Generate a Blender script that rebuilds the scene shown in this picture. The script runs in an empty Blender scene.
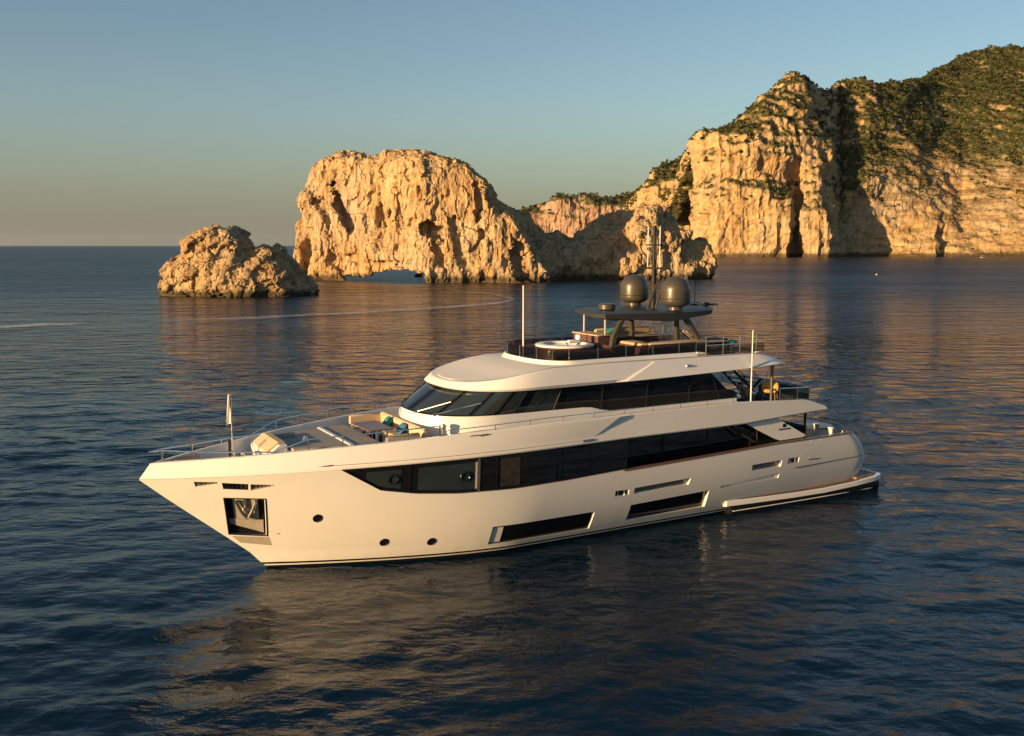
import bpy, math, random
import numpy as np
from mathutils import Vector, Matrix

# ------------------------------------------------------------------ camera, sky, sun, exposure
scene = bpy.context.scene
COL = scene.collection
CAM_H, FOC, PITCH = 11.597, 950.0, math.atan(122.5 / 950.0)
cd = bpy.data.cameras.new('camera')
cd.sensor_width = 36.0
cd.lens = FOC / 1024 * 36
cd.clip_start = 0.5
cd.clip_end = 200000
cam = bpy.data.objects.new('camera', cd)
COL.objects.link(cam)
cam.location = (0, 0, CAM_H)
cam.rotation_euler = (math.pi / 2 - PITCH, 0, 0)
scene.camera = cam

SUN_EL, SUN_A = math.radians(7.5), math.radians(36.0)      # sun low on the left, a little behind the camera
to_sun = Vector((-math.cos(SUN_A) * math.cos(SUN_EL), -math.sin(SUN_A) * math.cos(SUN_EL), math.sin(SUN_EL)))
world = bpy.data.worlds.new('World')
scene.world = world
world.use_nodes = True
wn = world.node_tree.nodes
sky = wn.new('ShaderNodeTexSky')
sky.sky_type = 'NISHITA'
sky.sun_disc = False
sky.sun_elevation = SUN_EL
sky.sun_rotation = math.atan2(to_sun.x, to_sun.y)
sky.altitude = 0
sky.air_density = 1.0
sky.dust_density = 0.9
sky.ozone_density = 1.8
bg = wn['Background']
bg.inputs['Strength'].default_value = 0.075
# evening haze low over the horizon: the sky pales towards a muted peach in every direction
wl_ = world.node_tree.links
wtc = wn.new('ShaderNodeTexCoord')
wsp = wn.new('ShaderNodeSeparateXYZ')
wl_.new(wtc.outputs['Generated'], wsp.inputs[0])
wmr = wn.new('ShaderNodeMapRange')
wmr.interpolation_type = 'SMOOTHSTEP'
for k_, v_ in (('From Min', -0.02), ('From Max', 0.16), ('To Min', 0.85), ('To Max', 0.0)):
    wmr.inputs[k_].default_value = v_
wl_.new(wsp.outputs['Z'], wmr.inputs['Value'])
wmx = wn.new('ShaderNodeMix')
wmx.data_type = 'RGBA'
wmx.inputs[7].default_value = (1.34, 1.36, 1.16, 1)
wl_.new(wmr.outputs[0], wmx.inputs[0])
wl_.new(sky.outputs[0], wmx.inputs[6])
wl_.new(wmx.outputs[2], bg.inputs['Color'])
sd = bpy.data.lights.new('sun', 'SUN')
sd.energy = 5.0
sd.angle = math.radians(0.5)
sd.color = (1.0, 0.63, 0.29)
sun = bpy.data.objects.new('sun', sd)
COL.objects.link(sun)
sun.rotation_euler = to_sun.to_track_quat('Z', 'Y').to_euler()
sun.location = (-40, -30, 60)
vs = scene.view_settings
vs.view_transform = 'Standard'
vs.look = 'None'
vs.gamma = 1.0
vs.use_curve_mapping = False
vs.exposure = 1.1
scene.cycles.max_bounces = 6
scene.cycles.diffuse_bounces = 3
scene.cycles.glossy_bounces = 4
scene.cycles.transmission_bounces = 4
scene.cycles.transparent_max_bounces = 8
scene.cycles.caustics_reflective = False
scene.cycles.caustics_refractive = False

rng = np.random.default_rng(7)
random.seed(7)


# ------------------------------------------------------------------ materials
def new_mat(name):
    m = bpy.data.materials.new(name)
    m.use_nodes = True
    nt = m.node_tree
    return m, nt, nt.nodes['Principled BSDF']


def N(nt, kind, **kw):
    n = nt.nodes.new(kind)
    for k, v in kw.items():
        if k in n.inputs:
            n.inputs[k].default_value = v
        else:
            setattr(n, k, v)
    return n


def L(nt, a, b):
    nt.links.new(a, b)


def simple(name, col, rough=0.4, metal=0.0, vary=0.06, scale=3.0, coat=0.0, bump=0.0, spec=0.5):
    """plain surface with a faint procedural unevenness"""
    m, nt, b = new_mat(name)
    tc = N(nt, 'ShaderNodeTexCoord')
    no = N(nt, 'ShaderNodeTexNoise', Scale=scale, Detail=4.0)
    L(nt, tc.outputs['Object'], no.inputs['Vector'])
    mx = N(nt, 'ShaderNodeMix', data_type='RGBA')
    mx.inputs[6].default_value = tuple(c * (1 - vary) for c in col) + (1,)
    mx.inputs[7].default_value = tuple(min(1, c * (1 + vary)) for c in col) + (1,)
    L(nt, no.outputs['Fac'], mx.inputs[0])
    L(nt, mx.outputs[2], b.inputs['Base Color'])
    b.inputs['Roughness'].default_value = rough
    b.inputs['Metallic'].default_value = metal
    b.inputs['Coat Weight'].default_value = coat
    b.inputs['Coat Roughness'].default_value = 0.05
    b.inputs['Specular IOR Level'].default_value = spec
    if bump:
        bp = N(nt, 'ShaderNodeBump', Strength=bump, Distance=0.02)
        n2 = N(nt, 'ShaderNodeTexNoise', Scale=scale * 14, Detail=3.0)
        L(nt, tc.outputs['Object'], n2.inputs['Vector'])
        L(nt, n2.outputs['Fac'], bp.inputs['Height'])
        L(nt, bp.outputs[0], b.inputs['Normal'])
    return m


def mix_rgb(nt, fac, a, b):
    mx = N(nt, 'ShaderNodeMix', data_type='RGBA')
    for s, v in ((0, fac), (6, a), (7, b)):
        if hasattr(v, 'is_linked') or hasattr(v, 'links'):
            L(nt, v, mx.inputs[s])
        elif s == 0:
            mx.inputs[s].default_value = v
        else:
            mx.inputs[s].default_value = tuple(v) + (1,)
    return mx.outputs[2]


def ramp(nt, src, p0, p1, v0=0.0, v1=1.0):
    mr = N(nt, 'ShaderNodeMapRange')
    mr.inputs['From Min'].default_value = p0
    mr.inputs['From Max'].default_value = p1
    mr.inputs['To Min'].default_value = v0
    mr.inputs['To Max'].default_value = v1
    L(nt, src, mr.inputs['Value'])
    return mr.outputs[0]


def hull_material():
    m, nt, b = new_mat('hull_paint')
    tc = N(nt, 'ShaderNodeTexCoord')
    sp = N(nt, 'ShaderNodeSeparateXYZ')
    L(nt, tc.outputs['Object'], sp.inputs[0])
    no = N(nt, 'ShaderNodeTexNoise', Scale=0.9, Detail=5.0)
    L(nt, tc.outputs['Object'], no.inputs['Vector'])
    white = mix_rgb(nt, no.outputs['Fac'], (0.70, 0.69, 0.655), (0.76, 0.75, 0.715))
    # antifouling, boot stripe and white line are painted bands along the waterline
    cr = N(nt, 'ShaderNodeValToRGB')
    cr.color_ramp.interpolation = 'CONSTANT'
    e = cr.color_ramp.elements
    e[0].position, e[0].color = 0.0, (0, 0, 0, 1)
    e[1].position, e[1].color = 0.105, (1, 1, 1, 1)
    for pos, v in ((0.165, 0), (0.25, 1)):
        k = e.new(pos)
        k.color = (v, v, v, 1)
    L(nt, ramp(nt, sp.outputs['Z'], 0.0, 1.0), cr.inputs[0])
    mp = N(nt, 'ShaderNodeMapping')
    mp.inputs['Scale'].default_value = (1.2, 1.2, 0.25)
    L(nt, tc.outputs['Object'], mp.inputs['Vector'])
    st = N(nt, 'ShaderNodeTexNoise', Scale=2.0, Detail=4.0)
    L(nt, mp.outputs[0], st.inputs['Vector'])
    gr = N(nt, 'ShaderNodeMath', operation='MULTIPLY')
    L(nt, ramp(nt, st.outputs['Fac'], 0.5, 0.75), gr.inputs[0])
    L(nt, ramp(nt, sp.outputs['Z'], 1.0, 0.1, 0.0, 0.25), gr.inputs[1])
    white = mix_rgb(nt, gr.outputs[0], white, (0.42, 0.39, 0.31))
    c = mix_rgb(nt, cr.outputs['Color'], (0.012, 0.012, 0.014), white)
    L(nt, c, b.inputs['Base Color'])
    b.inputs['Roughness'].default_value = 0.22
    b.inputs['Coat Weight'].default_value = 0.35
    b.inputs['Coat Roughness'].default_value = 0.04
    return m


def rock_material(name, c_lo, c_hi, c_stain, sc=1.0, strata=0.0, veg=None, tide=1.6, dark_top=0.0, bumpd=0.6):
    m, nt, b = new_mat(name)
    tc = N(nt, 'ShaderNodeTexCoord')
    geo = N(nt, 'ShaderNodeNewGeometry')
    P = geo.outputs['Position']
    sp = N(nt, 'ShaderNodeSeparateXYZ')
    L(nt, P, sp.inputs[0])
    sn = N(nt, 'ShaderNodeSeparateXYZ')
    L(nt, geo.outputs['Normal'], sn.inputs[0])
    n1 = N(nt, 'ShaderNodeTexNoise', Scale=0.09 * sc, Detail=8.0, Roughness=0.62)
    L(nt, P, n1.inputs['Vector'])
    col = mix_rgb(nt, ramp(nt, n1.outputs['Fac'], 0.32, 0.68), c_lo, c_hi)
    n2 = N(nt, 'ShaderNodeTexNoise', Scale=0.5 * sc, Detail=9.0, Roughness=0.7)
    L(nt, P, n2.inputs['Vector'])
    col = mix_rgb(nt, ramp(nt, n2.outputs['Fac'], 0.47, 0.72, 0.0, 0.8), col, tuple(x * 0.55 for x in c_lo))
    n7 = N(nt, 'ShaderNodeTexNoise', Scale=0.045 * sc, Detail=5.0, Roughness=0.6)
    L(nt, P, n7.inputs['Vector'])
    col = mix_rgb(nt, ramp(nt, n7.outputs['Fac'], 0.47, 0.66, 0.0, 0.7), col, (0.40, 0.335, 0.245))
    # water-stain streaks running down the face
    mp = N(nt, 'ShaderNodeMapping')
    mp.inputs['Scale'].default_value = (0.45 * sc, 0.45 * sc, 0.05 * sc)
    L(nt, P, mp.inputs['Vector'])
    n3 = N(nt, 'ShaderNodeTexNoise', Scale=1.0, Detail=6.0, Roughness=0.6)
    L(nt, mp.outputs[0], n3.inputs['Vector'])
    col = mix_rgb(nt, ramp(nt, n3.outputs['Fac'], 0.52, 0.66, 0.0, 0.75), col, c_stain)
    # fine pitting and dark joints
    n6 = N(nt, 'ShaderNodeTexNoise', Scale=1.7 * sc, Detail=7.0, Roughness=0.75)
    L(nt, P, n6.inputs['Vector'])
    col = mix_rgb(nt, ramp(nt, n6.outputs['Fac'], 0.53, 0.68, 0.0, 0.55), col, tuple(x * 0.42 for x in c_lo))
    mpv = N(nt, 'ShaderNodeMapping')
    mpv.inputs['Scale'].default_value = (0.30 * sc, 0.30 * sc, 0.10 * sc)
    mpv.inputs['Rotation'].default_value = (0, math.radians(9), 0)
    wob_ = N(nt, 'ShaderNodeMix', data_type='RGBA', blend_type='ADD')
    wob_.inputs[0].default_value = 2.0 / sc
    L(nt, P, wob_.inputs[6])
    L(nt, n2.outputs['Color'], wob_.inputs[7])
    L(nt, wob_.outputs[2], mpv.inputs['Vector'])
    vo = N(nt, 'ShaderNodeTexVoronoi', feature='DISTANCE_TO_EDGE', Scale=1.0)
    L(nt, mpv.outputs[0], vo.inputs['Vector'])
    jt = N(nt, 'ShaderNodeMath', operation='MULTIPLY')
    L(nt, ramp(nt, vo.outputs['Distance'], 0.0, 0.04, 0.5, 0.0), jt.inputs[0])
    L(nt, ramp(nt, n1.outputs['Fac'], 0.42, 0.56), jt.inputs[1])
    col = mix_rgb(nt, jt.outputs[0], col, tuple(x * 0.28 for x in c_lo))
    height = n2.outputs['Fac']
    if strata:
        mp2 = N(nt, 'ShaderNodeMapping')
        mp2.inputs['Rotation'].default_value = (0, math.radians(17), 0)
        mp2.inputs['Scale'].default_value = (0.022, 0.022, 0.22)
        L(nt, P, mp2.inputs['Vector'])
        n4 = N(nt, 'ShaderNodeTexNoise', Scale=1.0, Detail=5.0, Roughness=0.65)
        L(nt, mp2.outputs[0], n4.inputs['Vector'])
        sf_ = N(nt, 'ShaderNodeMath', operation='MULTIPLY')
        L(nt, ramp(nt, n4.outputs['Fac'], 0.47, 0.60, 0.0, 1.0), sf_.inputs[0])
        L(nt, ramp(nt, sp.outputs['X'], 330, 430, strata * .3, strata), sf_.inputs[1])
        col = mix_rgb(nt, sf_.outputs[0], col, tuple(x * 0.42 for x in c_lo))
    if dark_top:
        f = N(nt, 'ShaderNodeMath', operation='MULTIPLY')
        L(nt, ramp(nt, sn.outputs['Z'], 0.45, 0.8, 0.0, dark_top), f.inputs[0])
        L(nt, ramp(nt, n1.outputs['Fac'], 0.35, 0.55), f.inputs[1])
        col = mix_rgb(nt, f.outputs[0], col, (0.10, 0.085, 0.045))
    if veg:
        a = N(nt, 'ShaderNodeAttribute', attribute_name='veg')
        f = N(nt, 'ShaderNodeMath', operation='MULTIPLY')
        L(nt, a.outputs['Fac'], f.inputs[0])
        L(nt, ramp(nt, n2.outputs['Fac'], 0.36, 0.5, 0.55, 1.0), f.inputs[1])
        col = mix_rgb(nt, f.outputs[0], col, veg)
    # tide mark: a band of dark weed just above the water
    wob = N(nt, 'ShaderNodeMath', operation='MULTIPLY_ADD')
    L(nt, n2.outputs['Fac'], wob.inputs[0])
    wob.inputs[1].default_value = -tide * 1.2
    L(nt, sp.outputs['Z'], wob.inputs[2])
    col = mix_rgb(nt, ramp(nt, wob.outputs[0], -0.1 * tide, 0.5 * tide, 0.85, 0.0), col, (0.035, 0.03, 0.015))
    L(nt, col, b.inputs['Base Color'])
    b.inputs['Roughness'].default_value = 0.92
    b.inputs['Specular IOR Level'].default_value = 0.2
    n5 = N(nt, 'ShaderNodeTexNoise', Scale=1.3 * sc, Detail=8.0, Roughness=0.72)
    L(nt, P, n5.inputs['Vector'])
    add = N(nt, 'ShaderNodeMath', operation='ADD')
    L(nt, n5.outputs['Fac'], add.inputs[0])
    L(nt, height, add.inputs[1])
    bp = N(nt, 'ShaderNodeBump', Strength=0.9, Distance=bumpd)
    L(nt, add.outputs[0], bp.inputs['Height'])
    L(nt, bp.outputs[0], b.inputs['Normal'])
    return m


def water_material():
    m, nt, b = new_mat('sea_water')
    geo = N(nt, 'ShaderNodeNewGeometry')
    P = geo.outputs['Position']
    b.inputs['Base Color'].default_value = (0.0006, 0.0105, 0.025, 1)
    b.inputs['IOR'].default_value = 1.333
    b.inputs['Roughness'].default_value = 0.03
    # wind streaks: long patches where the ripples are stronger or weaker
    mp = N(nt, 'ShaderNodeMapping')
    mp.inputs['Scale'].default_value = (0.004, 0.016, 1)
    mp.inputs['Rotation'].default_value = (0, 0, math.radians(8))
    L(nt, P, mp.inputs['Vector'])
    pn = N(nt, 'ShaderNodeTexNoise', Scale=1.0, Detail=4.0, Roughness=0.55)
    L(nt, mp.outputs[0], pn.inputs['Vector'])
    patch = ramp(nt, pn.outputs['Fac'], 0.38, 0.62, 0.45, 1.15)
    ln = N(nt, 'ShaderNodeVectorMath', operation='LENGTH')
    L(nt, P, ln.inputs[0])
    dist = ln.outputs['Value']

    L(nt, ramp(nt, dist, 30, 300, 0.025, 0.31), b.inputs['Roughness'])

    def layer(scale, sx, rot, det, rough):
        mq = N(nt, 'ShaderNodeMapping')
        mq.inputs['Scale'].default_value = (sx, 1, 1)
        mq.inputs['Rotation'].default_value = (0, 0, math.radians(rot))
        L(nt, P, mq.inputs['Vector'])
        no = N(nt, 'ShaderNodeTexNoise', Scale=scale, Detail=det, Roughness=rough)
        no.inputs['Distortion'].default_value = 0.3
        L(nt, mq.outputs[0], no.inputs['Vector'])
        return no.outputs['Fac']
    fine = layer(2.6, 0.55, -12, 4.0, 0.55)
    mid = layer(0.55, 0.5, 10, 3.0, 0.5)
    big = layer(0.12, 0.45, 5, 3.0, 0.5)
    b1 = N(nt, 'ShaderNodeBump', Distance=0.11)
    L(nt, patch, b1.inputs['Strength'])
    L(nt, fine, b1.inputs['Height'])
    b2 = N(nt, 'ShaderNodeBump', Distance=1.9)
    m2 = N(nt, 'ShaderNodeMath', operation='MULTIPLY')
    L(nt, patch, m2.inputs[0])
    L(nt, ramp(nt, dist, 40, 130, 0.2, 1.0), m2.inputs[1])
    L(nt, m2.outputs[0], b2.inputs['Strength'])
    L(nt, mid, b2.inputs['Height'])
    L(nt, b1.outputs[0], b2.inputs['Normal'])
    b3 = N(nt, 'ShaderNodeBump', Distance=8.0)
    m3 = N(nt, 'ShaderNodeMath', operation='MULTIPLY')
    L(nt, patch, m3.inputs[0])
    L(nt, ramp(nt, dist, 90, 260, 0.0, 0.8), m3.inputs[1])
    L(nt, m3.outputs[0], b3.inputs['Strength'])
    L(nt, big, b3.inputs['Height'])
    L(nt, b2.outputs[0], b3.inputs['Normal'])
    L(nt, b3.outputs[0], b.inputs['Normal'])
    return m


def teak_material():
    m, nt, b = new_mat('teak')
    tc = N(nt, 'ShaderNodeTexCoord')
    wv = N(nt, 'ShaderNodeTexWave', Scale=5.2, Distortion=0.6, bands_direction='Y')
    L(nt, tc.outputs['Object'], wv.inputs['Vector'])
    no = N(nt, 'ShaderNodeTexNoise', Scale=6.0, Detail=5.0)
    L(nt, tc.outputs['Object'], no.inputs['Vector'])
    c = mix_rgb(nt, no.outputs['Fac'], (0.20, 0.12, 0.065), (0.30, 0.19, 0.11))
    c = mix_rgb(nt, ramp(nt, wv.outputs['Fac'], 0.0, 0.12, 0.7, 0.0), c, (0.03, 0.022, 0.016))
    L(nt, c, b.inputs['Base Color'])
    b.inputs['Roughness'].default_value = 0.6
    return m


def tinted(name, col, alpha_mix=0.35):
    m, nt, b = new_mat(name)
    tr = N(nt, 'ShaderNodeBsdfTransparent')
    tr.inputs[0].default_value = tuple(col) + (1,)
    gl = N(nt, 'ShaderNodeBsdfGlossy')
    gl.inputs['Roughness'].default_value = 0.02
    gl.inputs['Color'].default_value = (1, 1, 1, 1)
    fr = N(nt, 'ShaderNodeFresnel', IOR=1.5)
    mx = N(nt, 'ShaderNodeMixShader')
    L(nt, fr.outputs[0], mx.inputs[0])
    L(nt, tr.outputs[0], mx.inputs[1])
    L(nt, gl.outputs[0], mx.inputs[2])
    L(nt, mx.outputs[0], nt.nodes['Material Output'].inputs['Surface'])
    return m


M = {}
M['hull'] = hull_material()
M['white'] = simple('gelcoat_white', (0.74, 0.73, 0.70), 0.25, vary=0.03, coat=0.3)
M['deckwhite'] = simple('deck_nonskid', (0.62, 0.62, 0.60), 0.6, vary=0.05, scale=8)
M['glass'] = simple('dark_glass', (0.008, 0.008, 0.010), 0.03, vary=0.1, spec=0.6)
M['pane'] = simple('pane_glass', (0.022, 0.032, 0.037), 0.03, vary=0.35, scale=1.2, spec=0.7)
M['interior'] = simple('painted_interior', (0.035, 0.030, 0.025), 0.05, vary=0.95, scale=4.5)  # mottled brown painted on panes for the lit room behind
M['frame'] = simple('dark_frame', (0.009, 0.009, 0.010), 0.25)
M['steel'] = simple('stainless_steel', (0.62, 0.60, 0.57), 0.22, 1.0, vary=0.05)
M['plate'] = simple('worn_steel_plate', (0.50, 0.46, 0.40), 0.4, 0.35, vary=0.25, scale=4)
M['steelmatt'] = simple('brushed_steel', (0.42, 0.40, 0.37), 0.45, 1.0, vary=0.2, scale=5)
M['bronze'] = simple('bronze_grey_paint', (0.050, 0.044, 0.033), 0.38, 0.0, vary=0.06, coat=0.25)
M['bronzedark'] = simple('dark_grey_paint', (0.016, 0.015, 0.013), 0.55, 0.0, vary=0.08, spec=0.2)
M['hardtop'] = simple('hardtop_grey', (0.034, 0.031, 0.027), 0.45, vary=0.08)
M['teak'] = teak_material()
M['wood'] = simple('varnished_wood', (0.16, 0.088, 0.048), 0.4, vary=0.25, scale=7, coat=0.3)
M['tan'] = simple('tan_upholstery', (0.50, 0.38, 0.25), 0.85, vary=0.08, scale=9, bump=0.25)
M['greypad'] = simple('grey_sunpad', (0.30, 0.27, 0.235), 0.9, vary=0.1, scale=6, bump=0.3)
M['brownpad'] = simple('aubergine_upholstery', (0.095, 0.045, 0.038), 0.6, vary=0.12, scale=5)
M['teal'] = simple('teal_fabric', (0.02, 0.20, 0.20), 0.85, vary=0.15, scale=12, bump=0.2)
M['darkteal'] = simple('dark_teal_fabric', (0.012, 0.055, 0.065), 0.85, vary=0.15, scale=8)
M['blue'] = simple('blue_fabric', (0.02, 0.14, 0.24), 0.85, vary=0.15, scale=12, bump=0.2)
M['amber'] = simple('amber_upholstery', (0.50, 0.27, 0.07), 0.75, vary=0.15, scale=8)
M['pad_sheen'] = simple('grey_blue_sheen', (0.13, 0.15, 0.15), 0.8, vary=0.1)  # colour of the sheen painted on the sunpad
M['navy'] = simple('navy_fabric', (0.02, 0.035, 0.05), 0.85, vary=0.15, scale=8)
M['flag'] = simple('pennant_cloth', (0.72, 0.70, 0.66), 0.9, vary=0.05)
M['water_tub'] = simple('tub_water', (0.25, 0.36, 0.38), 0.05, vary=0.1)
M['tint'] = tinted('tinted_windscreen', (0.29, 0.245, 0.235))
M['bronzeglass'] = tinted('bronze_glass', (0.42, 0.36, 0.27))
M['rubber'] = simple('black_rubber', (0.015, 0.015, 0.015), 0.7)
M['sea'] = water_material()
M['rock'] = rock_material('limestone_islet', (0.40, 0.265, 0.13), (0.60, 0.435, 0.245), (0.22, 0.13, 0.065), 1.0, dark_top=0.8, tide=2.6, bumpd=0.35)
M['rock_small'] = rock_material('limestone_boulder', (0.36, 0.245, 0.125), (0.54, 0.39, 0.225), (0.21, 0.13, 0.07), 1.5, dark_top=0.4, tide=1.8, bumpd=0.22)
SCRUB = (0.050, 0.058, 0.020)
M['cliff'] = rock_material('limestone_cliff', (0.41, 0.27, 0.125), (0.60, 0.43, 0.23), (0.24, 0.14, 0.065), 0.42, strata=0.85, veg=SCRUB, tide=5.0, bumpd=1.2)
M['farcliff'] = rock_material('far_cliff_rock', (0.33, 0.21, 0.14), (0.46, 0.32, 0.22), (0.24, 0.14, 0.09), 0.3, veg=SCRUB, tide=5.0, bumpd=2.0)


def foliage_material():
    m, nt, b = new_mat('scrub_foliage')
    at = N(nt, 'ShaderNodeAttribute', attribute_name='tone')
    c = mix_rgb(nt, at.outputs['Fac'], (0.022, 0.029, 0.009), (0.080, 0.082, 0.023))
    L(nt, c, b.inputs['Base Color'])
    b.inputs['Roughness'].default_value = 0.9
    b.inputs['Specular IOR Level'].default_value = 0.1
    return m


M['scrub'] = foliage_material()


def foam_material():
    m, nt, b = new_mat('foam')
    geo = N(nt, 'ShaderNodeNewGeometry')
    a = N(nt, 'ShaderNodeAttribute', attribute_name='edge')
    mp = N(nt, 'ShaderNodeMapping')
    mp.inputs['Scale'].default_value = (0.35, 1.1, 1)
    L(nt, geo.outputs['Position'], mp.inputs['Vector'])
    no = N(nt, 'ShaderNodeTexNoise', Scale=1.0, Detail=8.0, Roughness=0.8)
    L(nt, mp.outputs[0], no.inputs['Vector'])
    mu = N(nt, 'ShaderNodeMath', operation='MULTIPLY')
    L(nt, a.outputs['Fac'], mu.inputs[0])
    L(nt, ramp(nt, no.outputs['Fac'], 0.40, 0.62), mu.inputs[1])
    L(nt, mu.outputs[0], b.inputs['Alpha'])
    b.inputs['Base Color'].default_value = (0.62, 0.66, 0.68, 1)
    b.inputs['Roughness'].default_value = 0.8
    return m


M['foam'] = foam_material()


# ------------------------------------------------------------------ mesh helpers
def np_mesh(name, V, F, mat=None, smooth=False, sharp=None, attrs=None):
    V = np.asarray(V, dtype=np.float32)
    me = bpy.data.meshes.new(name)
    if isinstance(F, np.ndarray):
        k = F.shape[1]
        me.vertices.add(len(V))
        me.vertices.foreach_set('co', V.ravel())
        me.loops.add(F.size)
        me.loops.foreach_set('vertex_index', F.astype(np.int32).ravel())
        me.polygons.add(len(F))
        me.polygons.foreach_set('loop_start', np.arange(0, F.size, k, dtype=np.int32))
        me.update(calc_edges=True)
    else:
        me.from_pydata([tuple(map(float, v)) for v in V], [], [tuple(map(int, f)) for f in F])
    me.validate(clean_customdata=False)
    if smooth:
        me.polygons.foreach_set('use_smooth', np.ones(len(me.polygons), dtype=bool))
        if sharp:
            me.set_sharp_from_angle(angle=math.radians(sharp))
    else:
        me.polygons.foreach_set('use_smooth', np.zeros(len(me.polygons), dtype=bool))
    if attrs:
        for an, av in attrs.items():
            at = me.attributes.new(an, 'FLOAT', 'POINT')
            at.data.foreach_set('value', np.asarray(av, dtype=np.float32))
    if mat:
        me.materials.append(mat)
    return me


def link(name, me, parent=None):
    o = bpy.data.objects.new(name, me)
    COL.objects.link(o)
    if parent is not None:
        o.parent = parent
    return o


def tag(o, label=None, cat=None, group=None, kind=None):
    for k, v in (('label', label), ('category', cat), ('group', group), ('kind', kind)):
        if v:
            o[k] = v
    return o


class MB:
    """collects shapes into one mesh"""

    def __init__(self):
        self.v, self.f = [], []

    def add(self, vs, fs):
        b = len(self.v)
        self.v += [tuple(map(float, v)) for v in vs]
        self.f += [tuple(b + i for i in f) for f in fs]
        return self

    def grid(self, G, flip=False, closed=False):
        G = np.asarray(G, float)
        n, m = G.shape[:2]
        fs = []
        mm = m if closed else m - 1
        for i in range(n - 1):
            for j in range(mm):
                a, b, c, d = i * m + j, (i + 1) * m + j, (i + 1) * m + (j + 1) % m, i * m + (j + 1) % m
                fs.append((d, c, b, a) if flip else (a, b, c, d))
        return self.add(G.reshape(-1, 3), fs)

    def loft(self, rings, flip=False):
        """closed rings joined and capped"""
        G = np.asarray(rings, float)
        n, m = G.shape[:2]
        base = len(self.v)
        self.grid(G, flip, True)
        a = [base + j for j in range(m)]
        b = [base + (n - 1) * m + j for j in range(m)]
        self.f.append(tuple(a) if not flip else tuple(reversed(a)))
        self.f.append(tuple(reversed(b)) if not flip else tuple(b))
        return self

    def box(self, c, s, rz=0.0, bev=0.0, ry=0.0, rx=0.0):
        """box, corners chamfered by bev"""
        hx, hy, hz = s[0] / 2, s[1] / 2, s[2] / 2
        b = min(bev, hx * .9, hy * .9, hz * .9)
        R = Matrix.Rotation(rz, 3, 'Z') @ Matrix.Rotation(ry, 3, 'Y') @ Matrix.Rotation(rx, 3, 'X')
        rings = []
        prof = [(-hz, b), (-hz + b, 0), (hz - b, 0), (hz, b)] if b > 0 else [(-hz, 0), (hz, 0)]
        for z, i in prof:
            q = max(b - i, 0) if b > 0 else 0
            X, Y = hx - i, hy - i
            if b > 0:
                k = b * .6
                pts = [(-X + k, -Y), (X - k, -Y), (X, -Y + k), (X, Y - k), (X - k, Y), (-X + k, Y), (-X, Y - k), (-X, -Y + k)]
            else:
                pts = [(-X, -Y), (X, -Y), (X, Y), (-X, Y)]
            rings.append([tuple(R @ Vector((x, y, z)) + Vector(c)) for x, y in pts])
        return self.loft(rings, True)

    def tube(self, pts, r, n=8, r2=None):
        pts = [Vector(p) for p in pts]
        rings = []
        up = Vector((0.13, 0.31, 0.94))
        for i, p in enumerate(pts):
            d = (pts[min(i + 1, len(pts) - 1)] - pts[max(i - 1, 0)]).normalized()
            a = d.cross(up)
            if a.length < 1e-3:
                a = d.cross(Vector((1, 0, 0)))
            a.normalize()
            b = a.cross(d)
            t = i / max(1, len(pts) - 1)
            rr = r if r2 is None else r + (r2 - r) * t
            rings.append([tuple(p + (a * math.cos(q) + b * math.sin(q)) * rr) for q in [2 * math.pi * k / n for k in range(n)]])
        return self.loft(rings, False)

    def lathe(self, prof, c, n=28, sx=1.0, sy=1.0):
        rings = [[(c[0] + r * sx * math.cos(2 * math.pi * k / n), c[1] + r * sy * math.sin(2 * math.pi * k / n), c[2] + z) for k in range(n)] for r, z in prof]
        return self.loft(rings, True)

    def prism(self, poly, ext, axis='y'):
        """poly of (a,b) in the plane across axis, extruded between ext[0] and ext[1]"""
        n = len(poly)
        out = []
        for e in ext:
            for a, b in poly:
                out.append((a, e, b) if axis == 'y' else (a, b, e) if axis == 'z' else (e, a, b))
        area = sum(poly[i][0] * poly[(i + 1) % n][1] - poly[(i + 1) % n][0] * poly[i][1] for i in range(n))
        if (area > 0) != (axis == 'y'):
            pass
        fs = [tuple(range(n)), tuple(range(2 * n - 1, n - 1, -1))]
        fs += [(i, i + n, (i + 1) % n + n, (i + 1) % n) for i in range(n)]
        return self.add(out, fs)

    def build(self, name, mat, parent=None, smooth=True, sharp=32):
        me = np_mesh(name, np.array(self.v), self.f, mat, smooth, sharp)
        import bmesh
        bm = bmesh.new()
        bm.from_mesh(me)
        bmesh.ops.recalc_face_normals(bm, faces=bm.faces)
        bm.to_mesh(me)
        bm.free()
        return link(name, me, parent)


def smooth01(a, b, x):
    t = np.clip((x - a) / (b - a), 0, 1)
    return t * t * (3 - 2 * t)


# ------------------------------------------------------------------ numpy noise
def _hash(ix, iy, iz, seed):
    h = (ix.astype(np.int64) * 374761393 + iy.astype(np.int64) * 668265263 + iz.astype(np.int64) * 2147483647 + seed * 1274126177) & 0xFFFFFFFF
    h = ((h ^ (h >> 13)) * 1274126177) & 0xFFFFFFFF
    h = ((h ^ (h >> 16)) * 2246822519) & 0xFFFFFFFF
    return ((h ^ (h >> 15)) & 0xFFFFFF) / float(0xFFFFFF)


def vnoise(p, seed=0):
    f = np.floor(p)
    i = f.astype(np.int64)
    t = p - f
    t = t * t * t * (t * (t * 6 - 15) + 10)
    o = 0
    for dx in (0, 1):
        for dy in (0, 1):
            for dz in (0, 1):
                w = (t[:, 0] if dx else 1 - t[:, 0]) * (t[:, 1] if dy else 1 - t[:, 1]) * (t[:, 2] if dz else 1 - t[:, 2])
                o = o + w * _hash(i[:, 0] + dx, i[:, 1] + dy, i[:, 2] + dz, seed)
    return o * 2 - 1


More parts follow.
